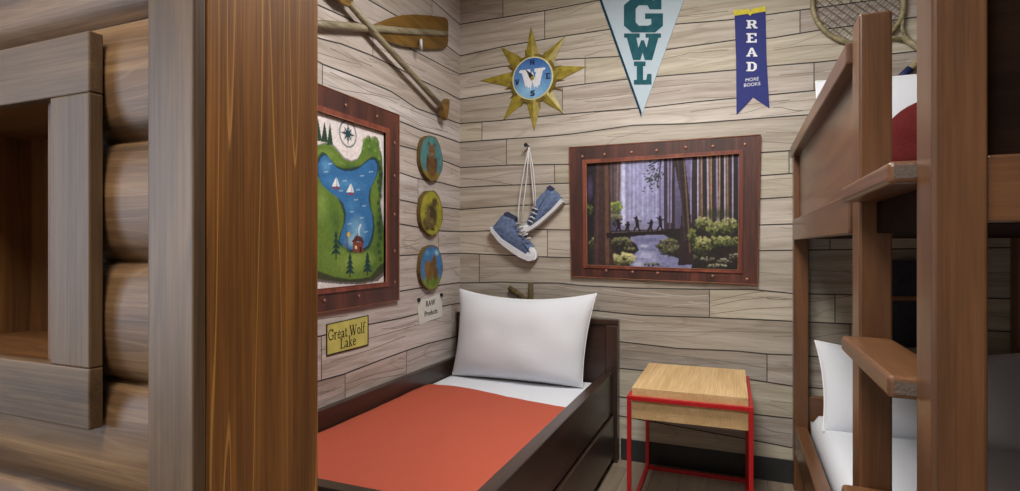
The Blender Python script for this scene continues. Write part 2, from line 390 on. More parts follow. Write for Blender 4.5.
wall_left = plank_wall('wall_left', on_left, left_rows, left_seams, left_faint, .95, YB, NL,
                       [(188,180,174),(182,172,166),(192,184,180),(176,166,157),(184,173,165)])

# ------------------------------------------------------------------ rest of the shell
YR, XO = -3.0, -2.75
bm = B(); vs = [bm.verts.new(p) for p in [(XO,YR,0),(XR,YR,0),(XR,YB,0),(XO,YB,0)]]; bm.faces.new(vs)
struct('floor', bm, floor_mat())
bm = B(); vs = [bm.verts.new(p) for p in [(XO,YR,ZC),(XO,YB,ZC),(XR,YB,ZC),(XR,YR,ZC)]]; bm.faces.new(vs)
struct('ceiling', bm, M['ceil'])
struct('wall_right', bx((XR, YR, 0), (XR+.08, YB, ZC)), wood('right_wall_boards', rgb(70,50,36), rgb(90,66,48), rgb(108,80,60), 'Y', across=12))
struct('wall_rear', bx((XO, YR-.08, 0), (XR, YR, ZC)), M['painted'])
# outer wall with a real window behind and left of the camera
WY0, WY1, WZ0, WZ1 = -2.3, -.5, .7, 2.35
bm = B()
box(bm, (XO-.1, YR, 0), (XO, WY0, ZC)); box(bm, (XO-.1, WY1, 0), (XO, .95, ZC))
box(bm, (XO-.1, WY0, 0), (XO, WY1, WZ0)); box(bm, (XO-.1, WY0, WZ1), (XO, WY1, ZC))
struct('wall_outer', bm, M['painted'])
bm = B(); t = .05
box(bm, (XO-.08, WY0, WZ0), (XO+.01, WY0+t, WZ1)); box(bm, (XO-.08, WY1-t, WZ0), (XO+.01, WY1, WZ1))
box(bm, (XO-.08, WY0+t, WZ0), (XO+.01, WY1-t, WZ0+t)); box(bm, (XO-.08, WY0+t, WZ1-t), (XO+.01, WY1-t, WZ1))
box(bm, (XO-.06, (WY0+WY1)/2-.02, WZ0+t), (XO, (WY0+WY1)/2+.02, WZ1-t))
struct('window_1', bm, M['piping'])
# baseboards
struct('baseboard_back', bx((-.66, YB-.012, 0), (XR, YB-.001, .128)), M['base'], bevel=.002)

# ------------------------------------------------------------------ log wall of the den (left foreground)
LY = .672          # plane of the grooves between the logs
PITCH = .2125; G0 = 1.273
HX0, HX1, HZ0, HZ1 = -1.74, -1.165, 1.075, 1.578     # opening of the niche
def log_run(bm, x0, x1, z0, z1, zc, r):
    n = 14; pts = []
    for k in range(n+1):
        z = z0+(z1-z0)*k/n; q = (z-zc)/(PITCH/2)
        pts.append((LY-.036*math.sqrt(max(0, 1-abs(q)**2.2))+.004, z))
    A = [bm.verts.new((x0, y, z)) for y, z in pts]; D = [bm.verts.new((x1, y, z)) for y, z in pts]
    for k in range(n): bm.faces.new([A[k], D[k], D[k+1], A[k+1]])
    A = [bm.verts.new(v.co) for v in A]; D = [bm.verts.new(v.co) for v in D]
    A2 = [bm.verts.new((x0, LY+.02, z0)), bm.verts.new((x0, LY+.02, z1))]; D2 = [bm.verts.new((x1, LY+.02, z0)), bm.verts.new((x1, LY+.02, z1))]
    bm.faces.new(A+[A2[1], A2[0]]); bm.faces.new([D2[0], D2[1]]+D[::-1])
bm = B(); k = -6
while G0+k*PITCH < ZC:
    z0 = G0+k*PITCH; z1 = min(z0+PITCH, ZC); zc = z0+PITCH/2
    if z0 < 0: z0 = max(z0, 0)
    if z1 > 0:
        if z1 <= HZ0 or z0 >= HZ1: log_run(bm, XO, -.775, z0, z1, zc, 0)
        else:
            log_run(bm, HX1, -.775, z0, z1, zc, 0); log_run(bm, XO, HX0, z0, z1, zc, 0)
            if z0 < HZ0: log_run(bm, HX0, HX1, z0, HZ0, zc, 0)
            if z1 > HZ1: log_run(bm, HX0, HX1, HZ1, z1, zc, 0)
    k += 1
o = struct('wall_partition', bm, M['logX'], smooth=False)
for p in o.data.polygons:
    p.use_smooth = len(p.vertices) == 4 and abs(p.normal.x) < .5
box_ = B(); box(box_, (XO, LY+.03, 0), (-.78, LY+.05, HZ0-.02)); box(box_, (XO, LY+.03, HZ1+.02), (-.78, LY+.05, ZC))
box(box_, (XO, LY+.03, HZ0-.02), (HX0-.02, LY+.05, HZ1+.02)); box(box_, (HX1+.02, LY+.03, HZ0-.02), (-.78, LY+.05, HZ1+.02))
struct('wall_partition_lining', box_, M['logX'])

# niche box set into the log wall
t = thing('wall_niche', 'wood-lined square niche with a thick brown frame, set in the log wall', 'niche', ((HX0+HX1)/2, LY, HZ0))
D = .235
obj('niche_back', bx((HX0-.018, LY+D, HZ0-.018), (HX1+.018, LY+D+.018, HZ1+.018)), M['denZ'], t)
obj('niche_floor', bx((HX0-.018, LY-.03, HZ0-.018), (HX1+.018, LY+D, HZ0)), M['denX'], t)
obj('niche_ceiling', bx((HX0-.018, LY-.02, HZ1), (HX1+.018, LY+D, HZ1+.018)), M['denX'], t)
obj('niche_side', bx((HX0-.018, LY-.035, HZ0), (HX0+.004, LY+D, HZ1)), M['denZ'], t)
obj('niche_side', bx((HX1-.004, LY-.035, HZ0), (HX1+.018, LY+D, HZ1)), M['denZ'], t)
FY0, FY1 = .612, .636
FXo, FXi = FY0*-1.654, FY0*-1.823-.002; fz0, fz1, fi0, fi1 = .988, 1.663, 1.092, 1.559
FLo, FLi = -1.85, -1.745
FXi = -1.118
obj('frame_stile', bx((FXi, FY0, fi0), (FXo, FY1, fi1)), M['cabinZ'], t, bevel=.003)
obj('frame_stile', bx((FLo, FY0, fi0), (FLi, FY1, fi1)), M['cabinZ'], t, bevel=.003)
obj('frame_rail', bx((FLo, FY0, fi1), (FXo, FY1, fz1)), M['cabinX'], t, bevel=.003)
obj('frame_rail', bx((FLo, FY0, fz0), (FXo, FY1, fi0)), M['cabinX'], t, bevel=.003)

# the big end post of the den
t = thing('den_post', 'thick floor-to-ceiling stained wooden post at the end of the log wall', 'post', (-.735, .67, 0))
obj('post_panel', bx((-.768, .572, 0), (-.6895, .797, ZC)), M['post'], t, bevel=.002)
obj('edge_board', bx((-.7806, .55, 0), (-.6890, .5700, ZC)), M['cabinZ'], t, bevel=.003)

# ------------------------------------------------------------------ single bed
bx0, bx1, by0, by1 = XL+.004, -.697, 1.423, YB-.004
bed = thing('single_bed_frame', 'low espresso-brown wooden single bed frame in the corner', 'bed', ((bx0+bx1)/2, 2.4, 0))
obj('side_rail', bx((bx1-.058, by0+.04, .300), (bx1, by1-.075, .537)), M['espY'], bed, bevel=.004)
obj('side_rail', bx((bx0, by0+.04, .24), (bx0+.036, by1-.07, .566)), M['espY'], bed, bevel=.004)
obj('base_panel', bx((bx1-.045, by0+.05, .045), (bx1+.014, by1-.10, .288)), M['espY'], bed, bevel=.004)
obj('footboard', bx((bx0, by0-.01, .10), (bx1, by0+.04, .545)), M['espX'], bed, bevel=.004)
obj('headboard', bx((bx0+.03, by1-.045, .25), (bx1-.04, by1-.015, .842)), M['espX'], bed, bevel=.004)
obj('headboard_cap', bx((bx0+.0, by1-.058, .822), (bx1+.03, by1-.004, .853)), M['espX'], bed, bevel=.003)
obj('leg', bx((bx1-.042, by1-.075, 0), (bx1+.030, by1-.006, .82)), M['espZ'], bed, bevel=.004)
obj('leg', bx((bx0, by1-.06, 0), (bx0+.05, by1-.01, .82)), M['espZ'], bed, bevel=.003)
obj('leg', bx((bx1-.05, by0-.012, 0), (bx1+.02, by0+.045, .56)), M['espZ'], bed, bevel=.004)
obj('leg', bx((bx0, by0-.012, 0), (bx0+.06, by0+.045, .56)), M['espZ'], bed, bevel=.004)
obj('slat_base', bx((bx0+.04, by0+.05, .20), (bx1-.07, by1-.07, .245)), M['espX'], bed)

def soft_box(x0, x1, y0, y1, z0, z1, r, wr=.004, n=(28, 44), seed=0, freq=3.0):
    """mattress-like slab with rounded upper edge and slightly uneven top"""
    bm = B(); nx, ny = n; g = []
    for i in range(nx+1):
        row = []
        for j in range(ny+1):
            x = x0+(x1-x0)*i/nx; y = y0+(y1-y0)*j/ny
            e = min(x-x0, x1-x, y-y0, y1-y); k = min(1, e/r)
            z = z1-(1-math.sqrt(max(0, 1-(1-k)**2)))*r + wr*noise.noise(Vector((x*freq, y*freq, seed)))*k
            row.append(bm.verts.new((x, y, z)))
        g.append(row)
    for i in range(nx):
        for j in range(ny): bm.faces.new([g[i][j], g[i+1][j], g[i+1][j+1], g[i][j+1]])
    rim = [g[i][0] for i in range(nx)]+[g[nx][j] for j in range(ny)]+[g[i][ny] for i in range(nx, 0, -1)]+[g[0][j] for j in range(ny, 0, -1)]
    lo = [bm.verts.new((v.co.x, v.co.y, z0)) for v in rim]
    for i in range(len(rim)):
        j = (i+1) % len(rim); bm.faces.new([lo[i], lo[j], rim[j], rim[i]])
    bm.faces.new(lo[::-1]); bmesh.ops.recalc_face_normals(bm, faces=bm.faces)
    return bm
mx0, mx1 = bx0+.042, bx1-.064
m = thing('mattress', 'white-sheeted mattress lying in the dark single bed', 'mattress', ((mx0+mx1)/2, 2.5, .247))
obj('mattress_core', soft_box(mx0, mx1, by0+.05, by1-.075, .247, .462, .03), M['mattress'], m, smooth=True)
# folded sheet band near the pillow
def cover(x0, x1, yf, ya, zt, th, seed, drop=.03, nx=50, ny=40, amp=.004, hemw=.012, dz=None):
    """cloth lying on the bed: yf = far edge as a function of x, ya = near edge"""
    bm = B(); top = []; bot = []
    for i in range(nx+1):
        rt = []; rb = []
        for j in range(ny+1):
            x = x0+(x1-x0)*i/nx; yy = yf(i/nx); y = ya+(yy-ya)*j/ny
            e = min(x-x0, x1-x); k = max(0, 1-e/.05)
            z = zt - drop*k*k + amp*noise.noise(Vector((x*3.3, y*2.4, seed))) + amp*.6*noise.noise(Vector((x*9, y*5, seed+3)))
            d = min(1, (yy-y)/hemw); z += th*math.sqrt(max(0, 1-(1-d)**2))-th
            if dz: z += dz(x, y)
            rt.append(bm.verts.new((x, y, z+th))); rb.append(bm.verts.new((x, y, z-.001 if j < ny else z+th*.2)))
        top.append(rt); bot.append(rb)
    for i in range(nx):
        for j in range(ny):
            bm.faces.new([top[i][j], top[i+1][j], top[i+1][j+1], top[i][j+1]])
            bm.faces.new([bot[i][j+1], bot[i+1][j+1], bot[i+1][j], bot[i][j]])
    for i in range(nx):
        bm.faces.new([top[i][ny], top[i+1][ny], bot[i+1][ny], bot[i][ny]]); bm.faces.new([top[i+1][0], top[i][0], bot[i][0], bot[i+1][0]])
    for j in range(ny):
        bm.faces.new([top[0][j], top[0][j+1], bot[0][j+1], bot[0][j]]); bm.faces.new([top[nx][j+1], top[nx][j], bot[nx][j], bot[nx][j+1]])
    bmesh.ops.recalc_face_normals(bm, faces=bm.faces)
    return bm
sh = obj('sheet', cover(mx0+.001, mx1-.001, lambda k: by1-.085, 2.45, .466, .008, 5, drop=.01), M['white'], smooth=True, loc=((mx0+mx1)/2, 3.0, .46))
tag(sh, 'white folded-back sheet between the pillow and orange blanket on the single bed', 'sheet')
bl = obj('blanket', cover(mx0+.001, mx1-.001, lambda k: 2.93-.20*k**1.6+.012*math.sin(k*7), by0+.055, .478, .012, 9, drop=.012, amp=.007), M['orange'], smooth=True, loc=((mx0+mx1)/2, 2.2, .47))
tag(bl, 'plain orange-red blanket covering most of the single bed', 'blanket')

def pillow_bm(w, h, T, origin, lean, yawr=0.0, seed=0, pinch=.05, nx=36, ny=26, ear=.0, wr=.008, taper=.012):
    """pillow standing on its long edge; origin = middle of the bottom edge; leans back by lean"""
    bm = B(); rot = Matrix.Rotation(yawr, 3, 'Z') @ Matrix.Rotation(-lean, 3, 'X'); O = Vector(origin)
    def P(a, b_, side):
        # a,b in -1..1 ; outline bows inwards between the corners
        x = a*w/2*(1-pinch*(1-b_*b_)*abs(a)**2)*(1-(taper if a > 0 else .012)*(1-b_)); z = b_*h/2*(1-pinch*(3.9 if b_ > 0 else .6)*(1-a*a)*abs(b_)**2)
        e = (max(0, 1-abs(a)**2.6)**.55)*(max(0, 1-abs(b_)**2.6)**.55)
        y = side*T/2*e*(1-.22*b_)
        q = Vector((x*3, z*3, seed+side*5)); y += wr*e**.5*(noise.noise(q*2.0))
        ce = (abs(a)*abs(b_))**4; y += 0
        return rot @ Vector((x, y, z+h/2)) + O
    grid = {}
    for s in (-1, 1):
        for i in range(nx+1):
            for j in range(ny+1):
                a = math.sin((i/nx-.5)*PI); b_ = math.sin((j/ny-.5)*PI)
                edge = i in (0, nx) or j in (0, ny)
                if edge and s == 1: grid[(s, i, j)] = grid[(-1, i, j)]
                else: grid[(s, i, j)] = bm.verts.new(P(a, b_, s))
    for s in (-1, 1):
        for i in range(nx):
            for j in range(ny):
                q = [grid[(s, i, j)], grid[(s, i+1, j)], grid[(s, i+1, j+1)], grid[(s, i, j+1)]]
                if len(set(q)) < 3: continue
                bm.faces.new(q if s == -1 else q[::-1])
    rim = [grid[(-1, i, 0)].co.copy() for i in range(nx)]+[grid[(-1, nx, j)].co.copy() for j in range(ny)]+[grid[(-1, i, ny)].co.copy() for i in range(nx, 0, -1)]+[grid[(-1, 0, j)].co.copy() for j in range(ny, 0, -1)]
    bmesh.ops.recalc_face_normals(bm, faces=bm.faces)
    return bm, rim
def pillow(label, w, h, T, origin, lean, mat='white', yawr=0.0, seed=0, name='pillow', cat='pillow', piping=True, **k):
    bm, rim = pillow_bm(w, h, T, origin, lean, yawr, seed, **k)
    t = thing(name, label, cat, origin)
    obj('pillow_case' if mat == 'white' else 'cushion_cover', bm, M[mat], t, smooth=True)
    if piping:
        obj('piping', tube(B(), rim+[rim[0]], .0035, 6, False), M['piping'] if mat == 'white' else M[mat], t, smooth=True)
    return t
pillow('large white pillow propped against the dark headboard of the single bed', .91, .545, .24, (-1.232, 3.165, .484), math.radians(13), seed=2, pinch=.05, wr=.02, taper=.06, yawr=math.radians(-.5))

# ------------------------------------------------------------------ red side table
TC = Vector((-.2177, 3.029, 0)); TR = math.radians(.63); W2 = .268; D2 = .316; s = .0095
tab = thing('side_table', 'small square side table with oak box top and thin red metal frame', 'table', TC)
def tbx(lo, hi): return bx((TC.x+lo[0], TC.y+lo[1], lo[2]), (TC.x+hi[0], TC.y+hi[1], hi[2]), TR, TC)
zt = .573
for sx in (-1, 1):
    for sy in (-1, 1):
        obj('leg', tbx((sx*W2-s, sy*D2-s, .0), (sx*W2+s, sy*D2+s, zt-s)), M['red'], tab, bevel=.001)
for zz, nm in ((zt, 'top_rail'), (s, 'base_rail')):
    e = s if nm == 'top_rail' else -s
    for sy in (-1, 1): obj(nm, tbx((-W2-e, sy*D2-s, zz-s), (W2+e, sy*D2+s, zz+s)), M['red'], tab, bevel=.001)
    for sx in (-1, 1): obj(nm, tbx((sx*W2-s, -D2+s, zz-s), (sx*W2+s, D2-s, zz+s)), M['red'], tab, bevel=.001)
obj('table_top', tbx((-W2+s+.001, -D2+s+.001, .472), (W2-s-.001, D2-s-.001, .620)), M['oakY'], tab, bevel=.002)

# ------------------------------------------------------------------ bunk bed with ladder
PX0, PX1 = .275, .345
bunk = thing('bunk_bed', 'tall reddish-brown wooden bunk bed with ladder treads at the right', 'bunk bed', (.75, 2.2, 0))
obj('post', bx((PX0, 1.04, 0), (PX1, 1.125, 2.55)), M['bunkZ'], bunk, bevel=.006, seg=3)
obj('post', bx((PX0, 1.60, 0), (PX1, 1.69, 1.868)), M['bunkZ'], bunk, bevel=.006, seg=3)
obj('post', bx((PX0, 3.335, 0), (PX1, 3.418, 1.835)), M['bunkZ'], bunk, bevel=.004)
obj('post', bx((1.215, 3.335, 0), (1.285, 3.418, 1.835)), M['bunkZ'], bunk, bevel=.004)
obj('post', bx((1.215, 1.04, 0), (1.285, 1.125, 2.55)), M['bunkZ'], bunk, bevel=.004)
for zt_ in (1.443, 1.078, .713, .348):
    o = obj('tread', bx((.236, 1.127, zt_-.038), (.343, 1.598, zt_)), M['bunkY'], bunk, bevel=.009, seg=3)
    obj('end_grain', bx((.245, 1.1262, zt_-.030), (.343, 1.128, zt_-.008)), M['endgrain'], o)
obj('side_rail', bx((.268, 1.70, 1.330), (.300, 3.333, 1.436)), M['bunkY'], bunk, bevel=.004)
obj('guard_panel', bx((.300, 1.692, 1.40), (.316, 3.333, 1.80)), M['bunkY'], bunk)
obj('guard_rail', bx((.262, 1.70, 1.775), (.318, 3.40, 1.832)), M['bunkY'], bunk, bevel=.004)
obj('side_rail', bx((.280, 1.70, .20), (.338, 3.333, .345)), M['bunkY'], bunk, bevel=.005)
obj('side_rail', bx((.300, 1.127, .20), (.338, 1.598, .345)), M['bunkY'], bunk, bevel=.005)
obj('gap_shade_strip', bx((.312, 1.127, 1.330), (.338, 1.598, 1.445)), M['darkwood'], bunk)  # added near-black strip: puts the ladder gap's shade into colour, hides the mattress side
obj('side_rail', bx((1.235, 1.127, 1.330), (1.27, 3.333, 1.436)), M['bunkY'], bunk, bevel=.004)
obj('side_rail', bx((1.235, 1.127, .20), (1.27, 3.333, .345)), M['bunkY'], bunk, bevel=.004)
obj('end_rail', bx((PX1, 1.05, 1.335), (1.215, 1.085, 1.436)), M['bunkX'], bunk, bevel=.004)
obj('end_rail', bx((PX1, 1.05, .20), (1.215, 1.085, .345)), M['bunkX'], bunk, bevel=.004)
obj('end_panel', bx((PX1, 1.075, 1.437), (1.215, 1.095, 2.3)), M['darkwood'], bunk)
obj('end_rail', bx((PX1, 3.36, 1.335), (1.215, 3.40, 1.60)), M['bunkX'], bunk, bevel=.004)
obj('end_rail', bx((PX1, 3.36, .20), (1.215, 3.40, .50)), M['bunkX'], bunk, bevel=.004)
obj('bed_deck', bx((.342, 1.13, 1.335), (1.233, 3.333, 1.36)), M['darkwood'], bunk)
obj('bed_deck', bx((.342, 1.13, .20), (1.233, 3.333, .225)), M['bunkX'], bunk)
m = thing('mattress', 'white-sheeted mattress on the lower bunk', 'mattress', (.8, 2.2, .226))
obj('mattress_core', soft_box(.352, 1.225, 1.14, 3.32, .226, .43, .05, .008, seed=4), M['white'], m, smooth=True)
m = thing('mattress', 'mattress on the upper bunk, behind the guard panel', 'mattress', (.8, 2.2, 1.361))
obj('mattress_core', soft_box(.352, 1.225, 1.14, 3.32, 1.361, 1.47, .04, .005, seed=6), M['white'], m, smooth=True)
pillow('long white pillow propped against the plank wall on the lower bunk', .86, .44, .17, (.79, 3.02, .425), math.radians(26), seed=8, pinch=.05)
pillow('white pillow standing upright on the upper bunk, behind the guard panel', .86, .675, .15, (.80, 3.20, 1.472), math.radians(6), seed=11, pinch=.012)
def round_cushion():
    c = Vector((.785, 2.86, 1.698)); R = .226; bm = B(); ny_, ns = 14, 48; prev = None; rows = []
    for j in range(ny_+1):
        a = (j/ny_-.5)*PI; rr = R*math.cos(a)**.55 if abs(math.cos(a)) > 1e-6 else 0.0; y = .085*math.sin(a)
        rows.append([bm.verts.new(c+Vector((rr*math.cos(2*PI*k/ns), y+.006*math.sin(7*2*PI*k/ns)*rr/R, rr*math.sin(2*PI*k/ns)))) for k in range(ns)])
    for p_, q_ in zip(rows, rows[1:]):
        for k in range(ns): bm.faces.new([p_[k], p_[(k+1) % ns], q_[(k+1) % ns], q_[k]])
    bmesh.ops.remove_doubles(bm, verts=bm.verts, dist=1e-5); bmesh.ops.recalc_face_normals(bm, faces=bm.faces)
    t = thing('cushion', 'dark red cushion on the upper bunk in front of the white pillow', 'cushion', c)
    obj('cushion_cover', bm, M['redcloth'], t, smooth=True)
    obj('cushion_button', tube(B(), [c+Vector((0, -.075, 0)), c+Vector((0, -.092, 0))], [.018, .014], 12), M['redcloth'], t)
round_cushion()

# ------------------------------------------------------------------ painting canvases
class Canvas:
    """colour grid painted in code; world mapping given by two wall points per axis"""
    def __init__(s, h0, h1, z0, z1, w, h, plane, off):
        s.h0, s.h1, s.z0, s.z1, s.w, s.h = h0, h1, z0, z1, w, h; s.plane = plane; s.off = off
        s.a = np.zeros((h, w, 3))
        s.H, s.Z = np.meshgrid(np.linspace(h0, h1, w), np.linspace(z0, z1, h))
    def px(s, u, v):
        p = s.plane(u, v, s.off); return (p[0] if s.plane is on_back else p[1], p[2])
    def put(s, mask, c, al=1.0):
        c = np.array([lin(x) for x in c]) if not isinstance(c, np.ndarray) else c
        m = (mask*al)[..., None]; s.a = s.a*(1-m)+c*m
    def poly(s, pts, c, al=1.0, raw=False, soft=0.0):
        q = pts if raw else [s.px(*p) for p in pts]
        ins = np.zeros(s.H.shape, bool); n = len(q)
        for i in range(n):
            (x1, y1), (x2, y2) = q[i], q[(i+1) % n]
            if y1 == y2: continue
            cnd = ((s.Z > min(y1, y2)) & (s.Z <= max(y1, y2)))
            ins ^= cnd & (s.H < (x2-x1)*(s.Z-y1)/(y2-y1)+x1)
        s.put(ins.astype(float), c, al)
    def blob(s, u, v, ru, rv, c, al=1.0, soft=.25, raw=False):
        x, z = (u, v) if raw else s.px(u, v)
        if not raw:
            ru = abs(s.px(u+ru, v)[0]-s.px(u-ru, v)[0])/2; rv = abs(s.px(u, v-rv)[1]-s.px(u, v+rv)[1])/2
        d = np.sqrt(((s.H-x)/ru)**2+((s.Z-z)/rv)**2)
        s.put(np.clip((1-d)/soft, 0, 1), c, al)
    def line(s, p, q, wd, c, al=1.0):
        a = np.array(s.px(*p)); b_ = np.array(s.px(*q)); d = b_-a; L2 = (d**2).sum()+1e-12
        t = np.clip(((s.H-a[0])*d[0]+(s.Z-a[1])*d[1])/L2, 0, 1)
        r = np.hypot(s.H-a[0]-t*d[0], s.Z-a[1]-t*d[1]); s.put(np.clip((wd-r)/(wd*.5), 0, 1), c, al)
    def vgrad(s, c0, c1):
        t = ((s.Z-s.z0)/(s.z1-s.z0))[..., None]; s.a = np.array([lin(x) for x in c0])*(1-t)+np.array([lin(x) for x in c1])*t
    def mottle(s, amt, fx, fz, seed):
        rng = np.random.RandomState(seed); g = rng.rand(fz, fx)
        yi = np.linspace(0, fz-1.001, s.h); xi = np.linspace(0, fx-1.001, s.w)
        y0 = yi.astype(int); x0 = xi.astype(int); fy = (yi-y0)[:, None]; fx_ = (xi-x0)[None, :]
        v = (g[y0][:, x0]*(1-fy)*(1-fx_)+g[y0+1][:, x0]*fy*(1-fx_)+g[y0][:, x0+1]*(1-fy)*fx_+g[y0+1][:, x0+1]*fy*fx_)
        s.a *= (1+(v-.5)*2*amt)[..., None]
    def sample(s, hh, zz):
        i = int(round((hh-s.h0)/(s.h1-s.h0)*(s.w-1))); j = int(round((zz-s.z0)/(s.z1-s.z0)*(s.h-1)))
        c = s.a[min(max(j, 0), s.h-1), min(max(i, 0), s.w-1)]; return (float(c[0]), float(c[1]), float(c[2]), 1.0)
    def pt(s, hh, zz, d=0.0): return (hh, YB-s.off-d, zz) if s.plane is on_back else (XL+s.off+d, hh, zz)
    def sheet(s, name, parent, mat, shape=None):
        """grid mesh warped onto quad 'shape' (px corners tl,tr,br,bl) or the plain rectangle"""
        me = bpy.data.meshes.new(name); off = wloc(parent)
        vs = []
        for j in range(s.h):
            for i in range(s.w):
                p = Vector(s.pt(s.H[j, i], s.Z[j, i])); vs.append(p-off)
        fs = []
        for j in range(s.h-1):
            for i in range(s.w-1):
                a = j*s.w+i; q = (a, a+1, a+s.w+1, a+s.w); fs.append(q if s.plane is on_back else q[::1])
        me.from_pydata([tuple(v) for v in vs], [], fs)
        ca = me.color_attributes.new('Col', 'FLOAT_COLOR', 'POINT')
        buf = np.ones((s.h*s.w, 4)); buf[:, :3] = s.a.reshape(-1, 3); ca.data.foreach_set('color', buf.ravel())
        return put(name, me, parent, [mat])
    def disc(s, name, parent, mat, cx, cz, r, rings=26, seg=56, d=0.0, wob=None):
        me = bpy.data.meshes.new(name); off = wloc(parent); vs = []; cols = []; fs = []
        def add(hh, zz): vs.append(tuple(Vector(s.pt(hh, zz, d))-off)); cols.extend(s.sample(hh, zz))
        add(cx, cz)
        for k in range(1, rings+1):
            for q in range(seg):
                a = 2*PI*q/seg; rr = r*k/rings*(1 if not wob else wob(a)); add(cx+rr*math.cos(a), cz+rr*math.sin(a))
        for q in range(seg): fs.append((0, 1+q, 1+(q+1) % seg))
        for k in range(rings-1):
            for q in range(seg):
                a = 1+k*seg; fs.append((a+q, a+seg+q, a+seg+(q+1) % seg, a+(q+1) % seg))
        me.from_pydata(vs, [], fs); ca = me.color_attributes.new('Col', 'FLOAT_COLOR', 'POINT'); ca.data.foreach_set('color', cols)
        return put(name, me, parent, [mat])

def picture_frame(parent, outer, inner, P, nrm, th, w_edge=.006):
    """four mitred boards + thin copper beads, outline points tl,tr,br,bl in photo survey px"""
    n = Vector(nrm); O = [Vector(P(*p)) for p in outer]; I = [Vector(P(*p)) for p in inner]
    for i in range(4):
        j = (i+1) % 4
        o = obj('frame_board', relief([O[i], O[j], I[j], I[i]], nrm, th, [(.006, .003)]), M['frame'], parent)
    Mi = [I[i]+(O[i]-I[i])*.22 for i in range(4)]
    for i in range(4):
        j = (i+1) % 4; obj('inner_molding', relief([Mi[i], Mi[j], I[j], I[i]], nrm, th+.007, [(.003, .003)]), M['molding'], parent)
    bm = B(); tube(bm, [p+n*th for p in O]+[O[0]+n*th, O[1]+n*th*1], .0035, 6); obj('outer_bead', bm, M['trimo'], parent, smooth=True)
    bm = B(); tube(bm, [p+n*(th+.006) for p in I]+[I[0]+n*(th+.006)], .0035, 6); obj('inner_bead', bm, M['trimo'], parent, smooth=True)
def rivets(parent, pts, P, nrm, th, r=.011):
    for u, v in pts:
        c = Vector(P(u, v))+Vector(nrm)*(th+.003); bm = B()
        bmesh.ops.create_uvsphere(bm, u_segments=12, v_segments=6, radius=r)
        bmesh.ops.scale(bm, verts=bm.verts, vec=(.4 if nrm == NL else 1, .4 if nrm == NB else 1, 1)); bmesh.ops.translate(bm, verts=bm.verts, vec=c)
        obj('rivet', bm, M['rivet'], parent, smooth=True)

# --- forest picture on the back wall
fp = thing('framed_picture', 'wide dark copper-framed forest scene with a waterfall and small figures on a log', 'picture', on_back(665, 283))
fo = [(570,148),(760.5,135.5),(757.5,284.5),(572,276.5)]; fi = [(587,164),(739.5,154),(738,270),(588,265)]
picture_frame(fp, fo, fi, on_back, NB, .018)
rivets(fp, [(583,157),(605,155),(632,153),(657,151),(686,148),(713,147),(745,145),(607,270.5),(633,272),(658,273),(713,276),(747,279)], on_back, NB, .018, .009)
a0 = on_back(585, 270, .008); a1 = on_back(741, 152, .008)
cv = Canvas(a0[0], a1[0], on_back(738, 272, .008)[2], a1[2], 260, 190, on_back, .008)
rng = random.Random(4)
def speck(c, u, v, a, b_, n, size, cols, al=.85):
    """a leafy or rocky lump dabbed on with many small strokes"""
    for k in range(n):
        t_ = rng.random()*2*PI; r_ = math.sqrt(rng.random()); du, dv = r_*math.cos(t_), r_*math.sin(t_)
        i = min(len(cols)-1, max(0, int((dv*.5+.5+rng.uniform(-.25, .25))*len(cols))))
        c.blob(u+du*a, v+dv*b_, size*rng.uniform(.6, 1.4), size*rng.uniform(.5, 1.1), cols[i], al, .6)
LEAF = [(170,170,112),(134,138,82),(98,106,60),(62,68,42),(38,40,30)]
ROCK = [(122,122,86),(80,80,58),(50,48,40),(32,30,30)]
cv.vgrad((36, 32, 34), (112, 104, 142))
cv.poly([(619,150),(668,150),(668,230),(619,230)], (134,132,170))
cv.blob(642, 178, 26, 30, (160,160,198), .7, .9); cv.blob(640, 212, 24, 18, (150,152,186), .8, .9); cv.blob(636, 228, 22, 8, (116,114,134), .8, .8)
for u in (622.5, 624): cv.line((u,158),(u+.3,224), .010, (206,206,230), .7)
for u, al in ((630,.35),(634,.5),(638,.25),(643,.4),(648,.35),(653,.3),(656,.45)): cv.line((u,160),(u+rng.uniform(-.5,.5),220), .007, (186,188,222), al)
for u in (660, 666): cv.line((u,156),(u,214), .006, (92,84,108), .8)
# woods on the right: trunks of uneven width, gaps of misty light
for u0, u1, c in [(664,667.5,(58,48,60)),(669,671,(84,74,92)),(672,675,(50,40,46)),(692,697,(48,38,42)),(698.5,701,(92,74,72)),(702,707,(44,34,38)),(708,710.5,(110,88,74)),(711,716,(52,40,42)),(717.5,719.5,(78,62,64)),(720,724,(40,32,36)),(725,727,(98,80,76)),(728,732,(56,44,46)),(733.5,738,(44,34,38))]:
    k = rng.uniform(-1.2, 1.2); cv.poly([(u0,150),(u1,150),(u1+k+.6,240),(u0+k-.6,240)], c)
for u, c in ((698,(190,186,214)),(701.8,(168,140,104)),(707.6,(196,190,214)),(711,(176,140,96)),(717,(160,156,186)),(719.8,(182,150,110)),(724.6,(190,186,210)),(727.6,(150,118,84)),(732.8,(178,172,196)),(671.6,(150,146,182)),(668.2,(140,136,172)),(691.4,(150,144,176))):
    cv.line((u,152),(u+rng.uniform(-.8,.8),222), .0042, c, .8)
cv.blob(716, 214, 24, 8, (46,50,32), .75, .7)
